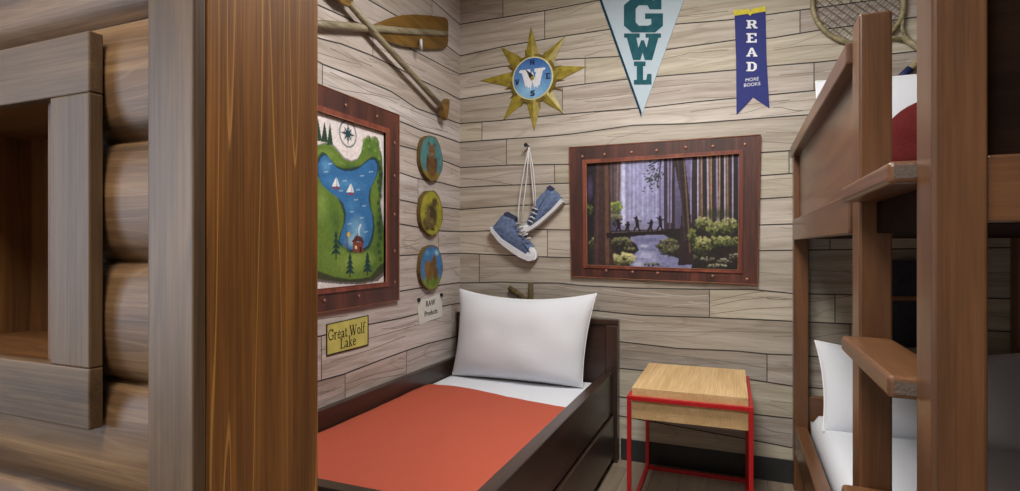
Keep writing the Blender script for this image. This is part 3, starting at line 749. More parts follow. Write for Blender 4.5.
# left woods
cv.poly([(608,150),(621,150),(619.5,212),(610,212)], (92,76,78)); cv.line((618,152),(617,206), .006, (128,108,104), .8); cv.line((613,152),(613,205), .008, (66,54,58), .8)
speck(cv, 616, 208, 6, 7, 60, 1.8, [(150,166,84),(96,116,52),(60,74,38)]); speck(cv, 615, 220, 7, 6, 40, 2, ROCK)
cv.poly([(586,150),(597,150),(597,275),(586,275)], (36,28,34)); cv.blob(590, 188, 4, 14, (84,74,106), .7, .8); speck(cv, 590, 208, 3, 6, 24, 1.4, [(104,116,62),(60,70,40)])
# banks and stream
cv.poly([(586,232),(740,226),(740,275),(586,275)], (38,34,32))
cv.blob(600, 252, 16, 20, (48,46,38), .8, .6)
cv.poly([(631,237),(645,234.5),(664,235),(669,238),(662,242),(655,246),(661,251),(671,256),(684,260),(692,265),(690,272),(632,272),(629,262),(633,255),(639,250),(636,244),(630,240)], (122,124,160))
for (u, v, a_, b_, c, al) in [(646,256,12,7,(172,174,204),.8),(638,264,8,5,(196,198,220),.7),(655,262,10,4,(150,152,188),.7),(668,262,10,3.5,(132,134,172),.7),(648,240,14,3,(88,90,126),.7),(644,246,6,2.4,(186,190,214),.7),(650,250,7,1.6,(92,94,130),.7),(642,259,9,1.2,(98,100,138),.6),(660,267,12,1.4,(96,98,136),.6),(632,270,8,2,(208,208,226),.7)]: cv.blob(u, v, a_, b_, c, al, .7)
for u, v, a_, b_, n in ((668,243,10,4,60),(671,251,13,5,90),(664,246.5,8,2,30),(680,247,8,3,40),(621,243,11,6,80),(628,250,7,3,40),(598,246,10,10,90),(652,264.5,8,1.6,24),(690,258,7,5,40)): speck(cv, u, v, a_, b_, n, 1.7, ROCK)
speck(cv, 622, 259, 14, 6, 150, 1.7, [(206,200,146),(168,166,112),(118,118,76),(66,66,44)])
cv.poly([(596,150),(610,150),(611,240),(615,270),(593,270)], (62,44,42)); cv.poly([(604.5,150),(608,150),(609.2,266),(605.5,266)], (104,74,58), .75); cv.poly([(597,150),(599.5,150),(598,268),(595,268)], (78,58,60), .7)
cv.poly([(672,150),(684,150),(690,205),(694,265),(678,265),(682,205)], (46,36,38)); cv.line((684,156),(690,252), .0055, (124,98,76), .65); cv.line((677,154),(685,240), .005, (74,60,62), .7)
for (u, v, a_, b_, n) in [(703,223,8,7,90),(716,229,10,8,110),(729,226,9,8,90),(702,246,10,9,120),(716,242,9,6,70),(729,241,10,5,70)]: speck(cv, u, v, a_, b_, n, 1.6, LEAF)
for (u, v, a_, b_, n) in [(708,259,7,2,24),(724,261,8,2.4,30),(734,256,5,3,24),(716,266,10,2,30)]: speck(cv, u, v, a_, b_, n, 1.3, [(168,166,140),(112,108,92),(60,56,50)])
speck(cv, 692, 236, 4, 9, 50, 1.5, [(110,122,62),(66,78,42),(40,46,30)])
for k in range(90):
    cv.blob(rng.gauss(653, 4.2), rng.gauss(176, 8), 1.3, .9, rng.choice([(34,36,36),(46,50,44)]), .9, .5)
cv.line((664,158),(648,166), .004, (34,34,34)); cv.line((661,162),(657,187), .004, (38,36,38))
cv.poly([(606,233),(640,231.4),(668,229.5),(669,233.5),(640,235.6),(607,238)], (32,26,28)); cv.line((612,232.6),(664,230), .004, (104,92,96), .7)
for u, sx, lean in ((619,.85,-.8),(627.5,.65,.5),(637.5,1.05,-1.2),(650.5,.8,1.0),(660.5,1.1,-.5)):
    top = 231-13*sx; INK = (28,22,26)
    cv.blob(u+lean, top, 1.5, 1.7, INK, 1, .4); cv.line((u+lean*.8,top+2),(u,231-5*sx), .014, INK)
    cv.line((u,231-5.4*sx),(u-2.6*sx,231-2*sx), .007, INK); cv.line((u-2.6*sx,231-2*sx),(u-3.2*sx,231), .006, INK); cv.line((u,231-5.4*sx),(u+2.2*sx,231), .007, INK)
    cv.line((u+lean*.6,top+3.4),(u-3.4*sx,top+1.5+lean), .005, INK); cv.line((u+lean*.6,top+3.4),(u+3.4*sx,top+2.5-lean), .005, INK)
cv.mottle(.2, 60, 46, 3); cv.mottle(.1, 130, 90, 5)
cv.sheet('painting', fp, M['paint'])

# --- lake map on the left wall
mp = thing('framed_map', 'tall copper-framed painted map of a blue lake with two sailboats', 'picture', (XL, 2.24, 1.0))
mz0, mz1, my0, my1 = .998, 2.022, 1.80, 2.660
iz0, iz1, iy0, iy1 = 1.105, 1.900, 1.935, 2.528
def lf(y, z): return (XL, y, z)
picture_frame(mp, [(my0,mz1),(my1,mz1),(my1,mz0),(my0,mz0)], [(iy0,iz1),(iy1,iz1),(iy1,iz0),(iy0,iz0)], lambda a, b_: lf(a, b_), NL, .018)
rivets(mp, [(2.612,1.86),(2.612,1.68),(2.612,1.47),(2.612,1.27),(2.612,1.10),(2.3,1.05),(2.05,1.05),(2.2,1.97),(2.45,1.97)], lf, NL, .018, .009)
cm = Canvas(iy0, iy1, iz0, iz1, 190, 250, on_left, .008)
cm.a[:] = [lin(222), lin(212), lin(210)]; cm.mottle(.05, 9, 14, 1)
G1, G2, G3 = (98,124,50), (66,96,42), (40,66,40)
land = [(280,150),(318,146),(326,143),(333,146),(339,153),(344,159),(351,162),(357,160),(361,153),(363,143),(366,138.5),(369,137),(371.5,141),(374,137),(377,139),(379,148),(382,158),(383,172),(381,190),(380,204),(381.5,218),(384.5,236),(385,258),(383,272),(374,280),(360,282.5),(340,282),(318,279),(270,284)]
cm.poly([(u+.5, v-1.4) for u, v in land], (58,74,54), .7); cm.poly(land, G1)
for (u, v, a_, b_, c, al) in [(352,168,20,7,G2,.85),(326,154,13,6,(124,148,66),.8),(340,163,8,4,(116,142,62),.7),(372,150,7,10,(80,112,46),.8),(381,180,4,30,G3,.9),(380,226,6,26,G3,.85),(376,250,8,22,G2,.8),(328,208,15,24,(84,116,48),.8),(322,205,9,22,(128,152,70),.85),(336,222,6,16,(60,92,44),.7),(352,264,24,12,(128,152,68),.85),(332,256,12,12,(110,138,58),.7),(372,268,12,10,(74,104,44),.8)]: cm.blob(u, v, a_, b_, c, al, .85)
for k, (u, v) in enumerate([(365,142),(368.5,139.5),(373.5,140.5),(377,143),(364,150),(370,148),(376,152),(380,160)]): cm.blob(u, v, 3, 5, [(86,120,48),(70,102,42)][k % 2], .9, .5); cm.blob(u-.8, v-1.6, 1.6, 2.4, (136,160,78), .7, .7)
for k in range(14): cm.blob(379.5+1.2*math.sin(k*2.1), 168+k*7, 2.2, 3.6, (28,54,38), .75, .5)
cm.poly([(270,272),(318,271),(335,277),(352,279.5),(370,277),(381,264),(385.5,262),(384,275),(378,281),(360,284.5),(340,284),(318,282),(270,286)], (52,44,40), .85)
lake = [(318,165),(320.5,158.5),(324,154.6),(328,156.5),(332,162),(337,168),(344,171),(352,171),(359,168.5),(365,163),(370,159.6),(374.5,160),(377.4,165),(377,173),(374,181),(370,189),(368.5,198),(369.5,206),(372,214),(373,225),(371.5,236),(368,245),(361,250.5),(352,250),(344,247),(339.5,241),(341.5,232),(345,223),(346,213),(343.5,204),(338,198),(330,192),(323,186),(319,178)]
def grow(pts, d_, c=(352, 202)): return [(u+d_*(1 if u > c[0] else -1), v+d_*1.6*(1 if v > c[1] else -1)) for u, v in pts]
cm.poly(grow(lake, 2.0), (34,52,48), .7); cm.poly(grow(lake, 1.0), (22,50,74), .85); cm.poly(lake, (52,108,160))
for (u, v, a_, b_, c, al) in [(346,184,24,9,(84,146,194),.7),(326,166,6,9,(110,168,206),.6),(372,168,5,8,(40,90,140),.6),(357,230,11,18,(128,180,206),.8),(354,241,10,8,(176,208,214),.7),(352,206,9,10,(74,134,184),.7),(362,200,6,10,(46,96,148),.5)]: cm.blob(u, v, a_, b_, c, al, .9)
for (u, v) in [(326,172),(345,181),(362,176),(358,190),(341,191),(356,200),(352,212),(362,218),(371,172),(364,206),(350,224),(366,232),(330,164)]: cm.line((u-1.8,v),(u+1.8,v-.4), .004, (176,206,224), .6)
cm.blob(342, 254, 8, 10, (112,140,60), .9, .6); cm.blob(366, 259, 12, 9, (122,148,66), .9, .6); cm.blob(354, 260, 12, 8, (134,156,72), .9, .6)
for (u, v) in [(336.5,186),(351,192)]:
    cm.poly([(u-4.5,v),(u-.2,v-9),(u-.2,v+.4)], (236,236,232)); cm.poly([(u+.4,v-8.5),(u+3.2,v+.2),(u+.4,v+.4)], (214,220,226)); cm.poly([(u-4.5,v+1),(u+3.5,v+1.2),(u+2,v+3),(u-3,v+2.6)], (150,50,40))
for (u, v0, v1, w_) in [(318,118,141,4),(324.5,121,142,3.5),(330,122,145,3)]:
    cm.poly([(u,v0),(u+w_,v1),(u-w_,v1)], (40,66,50))
for (u, v0, v1) in [(336,231,259),(350,253,277),(367.5,252,275)]:
    cm.line((u,v0+3),(u,v1), .006, (60,44,30))
    for q in range(4):
        vv = v0+(v1-v0)*(.05+.2*q); ww = 2.2+1.0*q; cm.poly([(u,vv-2),(u+ww,vv+5.6),(u,vv+4),(u-ww,vv+5.6)], (26,58,56))
cm.poly([(353,241),(363,243),(363,253),(353,251.5)], (124,62,52)); cm.poly([(351.5,242),(356,235.5),(362,237),(364.5,244),(359,241.5)], (84,44,42)); cm.poly([(355,245.5),(357,246),(357,249),(355,248.6)], (228,214,150)); cm.poly([(359.5,246.5),(361.5,247),(361.5,252.6),(359.5,252.2)], (50,30,30))
cm.line((359,235),(359,229), .005, (235,235,235), .8); cm.line((359,229),(360.5,225), .008, (235,235,240), .6); cm.line((358,238),(358,235), .006, (110,60,50))
cm.line((347,232),(347,252), .005, (90,66,40)); cm.blob(348.6, 234.5, 2.2, 3, (206,176,70), 1, .4)
cm.poly([(380.5,134),(386,134),(386,180),(383.5,180)], (214,206,206), .9)
# compass rose
p0 = cm.px(348, 134); R = .062
d = np.hypot(cm.H-p0[0], cm.Z-p0[1]); cm.put(np.clip(1-abs(d-R)/.007, 0, 1)*1.0, (38,72,78)); cm.put(np.clip(1-abs(d-R*.45)/.004, 0, 1), (60,84,80), .8)
for q in range(8):
    a = q*PI/4; rr = R*(.95 if q % 2 == 0 else .7); e = .010
    cm.poly([(p0[0]+rr*math.cos(a), p0[1]+rr*math.sin(a)), (p0[0]+e*math.cos(a+1.57), p0[1]+e*math.sin(a+1.57)), (p0[0]+e*math.cos(a-1.57), p0[1]+e*math.sin(a-1.57))], (30,66,72), 1, raw=True)
cm.mottle(.1, 50, 66, 8)
cm.sheet('painting', mp, M['paint'])

# ------------------------------------------------------------------ letters
def glyph_mesh(body, size, mat, name, parent, origin, udir, vdir, nrm, sx=1.0, thick=.0012, align='CENTER', bold=0.0):
    cu = bpy.data.curves.new('txt', 'FONT'); cu.body = body; cu.size = size; cu.align_x = align; cu.align_y = 'CENTER'; cu.extrude = thick/2; cu.offset = bold
    tmp = bpy.data.objects.new('txt', cu); C.objects.link(tmp)
    me = bpy.data.meshes.new_from_object(tmp.evaluated_get(bpy.context.evaluated_depsgraph_get()))
    bpy.data.objects.remove(tmp); bpy.data.curves.remove(cu)
    O = Vector(origin); U = Vector(udir).normalized(); V = Vector(vdir).normalized(); n = Vector(nrm); off = wloc(parent)
    for v in me.vertices:
        c = v.co; v.co = O+U*c.x*sx+V*c.y+n*(c.z+thick/2)-off
    me.materials.clear(); me.name = name
    return put(name, me, parent, [mat])
SLAB = {  # slab letters on a 0..10 x 0..10 grid, as polygons
 'G': [[(2,0),(8,0),(10,2),(10,5.6),(5.4,5.6),(5.4,4),(7,4),(7,2.4),(6.2,2),(3.8,2),(3,3),(3,7),(3.8,8),(6,8),(6.6,6.8),(9.6,6.8),(9.6,10),(8.2,10),(7.6,9.4),(6.8,10),(2,10),(0,8),(0,2)]],
 'W': [[(0,10),(4.2,10),(4.2,8.4),(3.3,8.4),(3.9,4.6),(4.6,7.4),(5.4,7.4),(6.1,4.6),(6.7,8.4),(5.8,8.4),(5.8,10),(10,10),(10,8.4),(9.3,8.4),(7.6,0),(5.6,0),(5,2.8),(4.4,0),(2.4,0),(.7,8.4),(0,8.4)]],
 'L': [[(0,0),(10,0),(10,4.6),(7.6,4.6),(7.0,2),(5.2,2),(5.2,8),(6.6,8),(6.6,10),(0,10),(0,8),(1.6,8),(1.6,2),(0,2)]],
 'R': [[(0,0),(4.6,0),(4.6,1.4),(3.8,1.4),(3.8,4.2),(5,4.2),(7,0),(10,0),(10,1.4),(9.2,1.4),(7.5,4.6),(9,6),(9,8.6),(7.6,10),(0,10),(0,8.6),(1.2,8.6),(1.2,1.4),(0,1.4)]],
 'E': [[(0,0),(9.4,0),(9.4,3.4),(8,3.4),(7.4,1.5),(3.9,1.5),(3.9,4.4),(6,4.4),(6,5.8),(3.9,5.8),(3.9,8.5),(7.2,8.5),(7.8,6.8),(9.2,6.8),(9.2,10),(0,10),(0,8.6),(1.3,8.6),(1.3,1.4),(0,1.4)]],
 'A': [[(0,0),(3.6,0),(3.6,1.4),(2.9,1.4),(3.4,3),(6.2,3),(6.8,1.4),(6,1.4),(6,0),(10,0),(10,1.4),(9.3,1.4),(6,10),(3.8,10),(.8,1.4),(0,1.4)]],
 'D': [[(0,0),(6.6,0),(9.4,2.6),(9.4,7.4),(6.6,10),(0,10),(0,8.6),(1.3,8.6),(1.3,1.4),(0,1.4)]],
 'N': [[(0,0),(2.6,0),(2.6,6),(7,0),(10,0),(10,10),(7.4,10),(7.4,4),(3,10),(0,10)]],
 'S': [[(0,0),(8,0),(10,2),(10,4.6),(8,6),(3,6.6),(3,7.8),(9.4,7.8),(9.4,10),(2,10),(0,8),(0,6),(2,4.6),(7,4),(7,2.2),(0,2.2)]],
}
HOLES = {'R': [(3.8,5.6),(6,5.6),(6.4,6.2),(6.4,8),(6,8.6),(3.8,8.6)], 'A': [(3.9,4.3),(5.9,4.3),(4.9,7.3)], 'D': [(3.9,1.5),(5.8,1.5),(6.8,2.8),(6.8,7.2),(5.8,8.5),(3.9,8.5)]}
def slab(ch, rect, P, nrm, off, mat, parent, name='letter', hole=None):
    """letter filling the px quad rect=(u0,v0,u1,v1) (v0 top)"""
    u0, v0, u1, v1 = rect
    def q(pt): return Vector(P(u0+(u1-u0)*pt[0]/10, v1+(v0-v1)*pt[1]/10, off))
    o = obj(name, relief([q(p) for p in SLAB[ch][0]], nrm, .0015), mat, parent)
    if ch in HOLES and hole: obj(name+'_counter', relief([q(p)+Vector(nrm)*.0016 for p in HOLES[ch]], nrm, .0004), hole, o)
    return o

# --- pennant
pn = thing('pennant', 'pale blue triangular felt pennant with teal letters GWL', 'pennant', on_back(641, 117))
obj('felt', relief(pb([(594.5,-14),(689,-14),(641.3,117)]), NB, .006), M['felt'], pn)
obj('edge_strip', relief(pb([(594.5,-14),(597,-14),(641.6,112),(641.3,117)], .0062), NB, .0015), M['tealdark'], pn)
slab('G', (624, -1.5, 663, 32.5), on_back, NB, .0065, M['teal'], pn)
slab('W', (624.2, 33.5, 661, 60), on_back, NB, .0065, M['teal'], pn)
slab('L', (634, 61.5, 651.5, 84.5), on_back, NB, .0065, M['teal'], pn)
# --- ribbon
rb = thing('award_ribbon', 'blue swallow-tailed ribbon banner with yellow top band and white word READ', 'banner', on_back(752, 112))
obj('ribbon_cloth', relief(pb([(734.5,13),(765.5,9),(766.5,60),(769.5,108.5),(753,97.5),(736.5,115),(736,60)]), NB, .004), M['ribbon'], rb)
obj('top_band', relief(pb([(733.5,10.5),(749,9),(750,12),(753,8.5),(765.5,6.5),(766,11.5),(752,14),(750,16),(748,14),(734,16)], .003), NB, .004), M['yellow'], rb)
for ch, (v0, v1) in zip('READ', ((20.2,28.4),(33.2,42.6),(47.8,56.6),(62.0,71.2))):
    slab(ch, (746.3, v0, 757.4, v1), on_back, NB, .0042, M['letter'], rb, hole=M['ribbon'])
for body, v in (('MORE', 79.6), ('BOOKS', 84.6)):
    glyph_mesh(body, .026, M['letter'], 'small_lettering', rb, on_back(752, v, .0045), (1, 0, .02), (0, 0, 1), NB, sx=1.0)

# --- compass star
ct = on_back(533.5, 79, .002)
cs = thing('compass', 'gold eight-pointed star compass with a blue dial, on the back wall', 'compass', on_back(533.5, 79))
rays_ = [((531,26),1),((565,36.5),1),((587,66.5),1),((563.5,113.5),1),((534.5,131),1),((503,120.5),1),((480,80.5),1),((501,47),1)]
def star_pt(tip, w_, lift=.022, r0=.10):
    c = Vector(ct); tp = Vector(on_back(*tip, .002)); d = tp-c; L_ = d.length; d.normalize(); sd = Vector((-d.z, 0, d.x))
    b1 = c+d*r0+sd*w_; b2 = c+d*r0-sd*w_; bm = B(); n = Vector(NB)
    V = [bm.verts.new(p) for p in (b1, tp, b2, c+d*.148+n*lift, b1+n*.003, tp+n*.003, b2+n*.003)]
    bm.faces.new([V[4], V[5], V[3]]); bm.faces.new([V[5], V[6], V[3]]); bm.faces.new([V[0], V[1], V[5], V[4]]); bm.faces.new([V[1], V[2], V[6], V[5]]); bm.faces.new([V[2], V[0], V[4], V[3], V[6]]); bm.faces.new([V[0], V[2], V[1]])
    bmesh.ops.recalc_face_normals(bm, faces=bm.faces); return bm
for tip, _ in rays_: obj('star_point', star_pt(tip, .066, .017, .085), M['gold'], cs)
for i in range(8):
    (a, b_), (c_, d_) = rays_[i][0], rays_[(i+1) % 8][0]; mu_, mv_ = (a+c_)/2-533.5, (b_+d_)/2-79; q = 31/math.hypot(mu_, mv_)
    for e in (-.22, .12): 
        ca, sa = math.cos(e), math.sin(e); uu, vv = (mu_*ca-mv_*sa)*q, (mu_*sa+mv_*ca)*q
        obj('small_point', star_pt((533.5+uu, 79+vv), .022, .012, .11), M['golddark'], cs)
def ring_poly(c, r, n=40): return [(c[0]+r*math.cos(2*PI*k/n), c[1], c[2]+r*math.sin(2*PI*k/n)) for k in range(n)]
obj('backing_disc', relief(ring_poly(ct, .158), NB, .012, [(.008, .004)]), M['golddark'], cs)
obj('dial_rim', relief(ring_poly(ct, .139), NB, .018, [(.006, .004)]), M['cream'], cs)
cd = Canvas(ct[0]-.15, ct[0]+.15, ct[2]-.15, ct[2]+.15, 90, 90, on_back, .0225)
cd.vgrad((120,172,214), (34,84,162)); cd.blob(ct[0]-.02, ct[2]-.07, .13, .08, (150,196,226), .7, .9, raw=True); cd.mottle(.12, 14, 14, 9)
cd.blob(ct[0]-.05, ct[2]+.08, .10, .04, (90,130,190), .5, .8, raw=True)
cd.disc('dial_face', cs, M['paint'], ct[0], ct[2], .130, d=.0004)
W = [(-9,8),(-1.6,8),(-1.2,5.5),(-3,5),(-2,0),(0,6),(2,0),(2.6,5),(1.4,5.5),(1.6,8),(9,8),(9.6,6.8),(7.6,5.4),(5.2,-6.5),(4.2,-5.8),(3.6,-8.4),(2.4,-6.4),(1.6,-8.6),(0,-2.6),(-1.2,-8.8),(-2.2,-6.6),(-3.2,-8.2),(-3.6,-5.6),(-4.8,-6.6),(-7.6,5.2),(-9.8,6.4)]
obj('emblem', relief([(ct[0]+a*.0094, ct[1]-.0232, ct[2]+b_*.0078-.004) for a, b_ in W], NB, .0012), M['letter'], cs)
for ch, (du, dv), k in (('N',(0,.100),.03),('E',(.106,0),.03),('S',(.002,-.100),.03),('W',(-.104,-.018),.03)):
    c = (ct[0]+du-k/2, ct[1]-.024, ct[2]+dv-k/2)
    obj('letter', relief([(c[0]+a*k/10, c[1], c[2]+b_*k*1.15/10) for a, b_ in SLAB[ch][0]], NB, .001), M['navy'], cs)
obj('needle', relief([(ct[0]-.045, ct[1]-.026, ct[2]+.062), (ct[0]-.008, ct[1]-.026, ct[2]-.008), (ct[0]+.012, ct[1]-.026, ct[2]+.012)], NB, .003), M['black'], cs)
obj('needle_hub', relief([(x, y-.0255, z) for x, y, z in ring_poly((ct[0]+.002, ct[1], ct[2]-.002), .012, 16)], NB, .005), M['gold'], cs)

# --- sneakers hung by their laces
nail_c = Vector(on_back(529, 146.5, .0))
t = obj('nail', tube(B(), [nail_c, nail_c+Vector((0, -.055, 0)), nail_c+Vector((0, -.06, 0))], [.006, .006, .014], 12), M['black'], smooth=False, loc=on_back(529, 146.5))
tag(t, 'dark round nail head in the back wall holding the sneaker laces', 'nail')
def sneaker(label, upper, collar, sole, toe, eyelets, lace_path, d0):
    t = thing('sneaker', label, 'shoe', on_back(*upper[0], d0+.0), 'blue sneakers hanging on the back wall')
    dome = [(.008, .014), (.009, .010), (.011, .007), (.012, .004)]
    obj('upper', relief(pb(upper, d0), NB, .022, dome), M['denim'], t, smooth=True)
    obj('collar', relief(pb(collar, d0+.012), NB, .028, [(.003, .004)]), M['denimdark'], t)
    obj('sole', relief(pb(sole, d0-.002), NB, .056, [(.004, .005)]), M['rubber'], t)
    obj('toe_cap', relief(pb(toe, d0+.0), NB, .036, [(.007, .012), (.008, .007)]), M['rubber'], t, smooth=True)
    for (a, b_) in eyelets:
        obj('lace', tube(B(), [on_back(*a, d0+.052), on_back((a[0]+b_[0])/2, (a[1]+b_[1])/2-.6, d0+.064), on_back(*b_, d0+.052)], .005, 6), M['lace'], t, smooth=True)
    for pth in lace_path:
        obj('long_lace', tube(B(), [on_back(u, v, o_) for u, v, o_ in pth], .0045, 6), M['lace'], t, smooth=True)
sneaker('blue canvas high-top sneaker hanging lower left, white toe cap pointing down right',
  [(506,213.5),(511,214.5),(517.5,218.5),(519,226),(523,233),(529,240),(534,246),(537,254),(534,258),(527,255),(515,247),(503,239.5),(495,231),(494,227),(498,222),(502,217)],
  [(505.5,213.3),(509,212),(518,217.3),(517.5,220.2),(511,217.6),(505.8,215.6)],
  [(493,227),(496,230),(504,239),(516,247),(528,254.5),(536,257),(535.5,260),(531,261),(522,257),(511,249.5),(502,242.5),(494,232)],
  [(531.5,247),(535,247.5),(538.3,252),(538.4,257.5),(535.5,260),(530,258.5),(526.5,255.5),(529,252)],
  [((515,225),(520.5,223)),((517,229),(523,226.5)),((519.5,233),(526,230)),((522,236.5),(528,234)),((525,240),(531,238))],
  [[(529,147,.05),(524,170,.04),(520,195,.05),(518,215,.066),(519,224,.066)],[(529,147,.05),(527,175,.035),(524,200,.05),(521,224,.066)]], .006)
sneaker('blue canvas high-top sneaker hanging upper right, sole to the right, toe pointing down left',
  [(535,203),(541,196),(548,189),(551,187),(558,193),(563,200),(558,206),(549,214),(541,221),(533,227),(527,229),(528,221),(532,213)],
  [(547.5,188),(551,185.6),(555,188.6),(552,191.8),(549.5,190)],
  [(563,199.5),(565.2,202.5),(560,208),(550,217.5),(540,226),(530,232),(523.5,235.5),(521.5,233.5),(526,229),(534,226),(544,218.5),(554,209.5)],
  [(524,227),(529,223.5),(533,227),(530,231.5),(525,234),(521.8,233),(521.5,230)],
  [((532,208),(538,210)),((530.5,212),(536.5,214.5)),((529,216.5),(535,219)),((528,220.5),(533,223))],
  [[(529,147,.05),(531,170,.035),(533,192,.045),(534,207,.07)],[(529,147,.05),(533,168,.05),(535,190,.05),(535.5,206,.07)]], .006)
# --- crossed mossy poles above the headboard
g = 'dark mossy poles on the wall above the pillow'
o = obj('pole', tube(B(), [on_back(509, 287.5, .02), on_back(524, 298, .02), on_back(545, 316, .02)], [.017, .018, .018], 10), M['stick'], smooth=True, loc=on_back(509, 287, 0)); tag(o, 'dark slanted wooden pole end showing above the pillow, left of the upright one', 'pole', g)
o = obj('pole', tube(B(), [on_back(530.8, 282.5, .022), on_back(531, 298, .022), on_back(531.5, 318, .022)], [.016, .017, .017], 10), M['stick'], smooth=True, loc=on_back(531, 283, 0)); tag(o, 'short upright wooden pole end showing above the middle of the pillow', 'pole', g)

# --- rackets
def racket(label, c, rx, ry, ang, hl, off):
    """c px centre of head; ang = direction of handle in the wall plane (radians, from +x)"""
    C0 = Vector(on_back(*c, off)); dv = Vector((math.cos(ang), 0, math.sin(ang))); sv = Vector((-dv.z, 0, dv.x))
    t = thing('tennis_racket', label, 'racket', C0, 'crossed rackets on the back wall')
    bm = B(); pts = [C0+dv*(rx*math.cos(2*PI*k/40))+sv*(ry*math.sin(2*PI*k/40)) for k in range(41)]
    tube(bm, pts, .013, 8, False); obj('hoop', bm, M['racket'], t, smooth=True)
    bm = B()
    for q in range(-5, 6):
        x = rx*q/6; h_ = ry*math.sqrt(1-(q/6)**2); tube(bm, [C0+dv*x-sv*h_, C0+dv*x+sv*h_], .0022, 4)
        y = ry*q/6; h_ = rx*math.sqrt(1-(q/6)**2); tube(bm, [C0+sv*y-dv*h_, C0+sv*y+dv*h_], .0022, 4)
    obj('strings', bm, M['string'], t)
    bm = B()
    for sgn in (-1, 1): tube(bm, [C0+dv*rx*.86+sv*sgn*ry*.5, C0+dv*rx*1.12+sv*sgn*.028, C0+dv*rx*1.3+sv*sgn*.010], .010, 8)
    obj('throat', bm, M['racket'], t, smooth=True)
    obj('shaft', tube(B(), [C0+dv*rx*1.25, C0+dv*(rx+hl*.55)], .016, 8), M['racket'], t, smooth=True)
    obj('grip', tube(B(), [C0+dv*(rx+hl*.55), C0+dv*(rx+hl)], .019, 10), M['navy'], t, smooth=True)
    return t
racket('old wooden racket on the back wall, strung head visible above the bunk post', (857, 5), .222, .186, math.radians(-44), .50, .02)
# the second: grip end just left of the big post, head up to the right
gp = Vector(on_back(897, 81, .03)); ang = math.radians(45); dv = Vector((math.cos(ang), 0, math.sin(ang)))
hc = gp+dv*(.235+.52); C0 = hc
def racket2():
    t = thing('tennis_racket', 'second old wooden racket, mostly hidden behind the big bunk post, only its handle showing', 'racket', hc, 'crossed rackets on the back wall')
    d2 = -dv; sv = Vector((-d2.z, 0, d2.x)); rx, ry = .235, .20
    obj('hoop', tube(B(), [hc+d2*(rx*math.cos(2*PI*k/40))+sv*(ry*math.sin(2*PI*k/40)) for k in range(41)], .013, 8, False), M['racket'], t, smooth=True)
    bm = B()
    for q in range(-5, 6):
        h_ = ry*math.sqrt(1-(q/6)**2); tube(bm, [hc+d2*rx*q/6-sv*h_, hc+d2*rx*q/6+sv*h_], .0022, 4)
        h_ = rx*math.sqrt(1-(q/6)**2); tube(bm, [hc+sv*ry*q/6-d2*h_, hc+sv*ry*q/6+d2*h_], .0022, 4)
    obj('strings', bm, M['string'], t)
    obj('shaft', tube(B(), [hc+d2*rx, hc+d2*(rx+.44)], .016, 8), M['racket'], t, smooth=True)
    obj('grip', tube(B(), [hc+d2*(rx+.44), hc+d2*(rx+.52)], .019, 10), M['navy'], t, smooth=True)
racket2()

# --- dark bag hanging under the upper bunk
t = thing('bag', 'dark navy canvas bag hanging on the plank wall below the upper bunk', 'bag', on_back(905, 348))
obj('bag_body', relief(pb([(884,268),(893,261),(918,261),(928,270),(930,330),(924,346),(886,346),(880,332)]), NB, .05, [(.012, .02), (.02, .015)]), M['bag'], t, smooth=True)
obj('flap', relief(pb([(882,268),(893,260),(918,260),(929,269),(927,296),(883,296)], .055), NB, .035, [(.008, .008)]), M['bag'], t)
obj('strap', relief(pb([(882,296),(928,296),(928,300),(882,300)], .06), NB, .035), M['strap'], t)

# --- paddles on the left wall
pg = 'crossed wooden paddles on the left wall'
def lw(y, z, off): return (XL+off, y, z)
t = thing('paddle', 'wooden paddle with broad brown blade pointing at the room corner', 'paddle', on_left(446, 32))
blade = [(446.5,24),(445.5,19.5),(443,17.6),(438,17),(426,15.6),(412,14.8),(400,15.5),(388,18.5),(374,24),(360,27),(360,31),(374,35),(388,42.5),(400,46),(412,48),(426,49.2),(438,49.2),(443,48.2),(445.5,46),(446.5,41)]
obj('blade', relief(pl(blade, .012), NL, .014, [(.01, .006), (.012, .003)]), M['paddle'], t, smooth=False)
obj('shaft', tube(B(), [on_left(446.6, 33.6, .026), on_left(446, 33.6, .028), on_left(410, 31.6, .030), on_left(380, 29, .034), on_left(330, 25, .034), on_left(290, 22, .034)], [.012, .018, .019, .019, .019, .019], 10), M['shaft'], t, smooth=True)
p = obj('peg', tube(B(), [on_left(421, 39, .0), on_left(421, 41, .06), on_left(421, 50, .066), on_left(421, 40, .07)], .008, 8), M['rubber'], smooth=True, loc=on_left(421, 45)); tag(p, 'small pale wall hook under the paddle blade', 'hook')
t = thing('paddle', 'wooden paddle slanting down to the right, grip end lowest, above the round plaques', 'paddle', on_left(443, 115))
obj('shaft', tube(B(), [on_left(440, 105, .05), on_left(412, 74, .05), on_left(379, 38, .05), on_left(350, 4, .05)], .017, 10), M['shaft'], t, smooth=True)
obj('grip', relief(pl([(437.5,104),(441,101.5),(443.5,99),(445.5,101),(445,110),(443,120.5),(440.5,117),(439.5,110)], .035), NL, .03, [(.004, .004)]), M['paddle'], t)
obj('blade', relief(pl([(350,8),(340,4),(328,-8),(318,-26),(316,-40),(326,-44),(340,-30),(352,-8)], .04), NL, .014, [(.01, .005)]), M['paddle'], t)

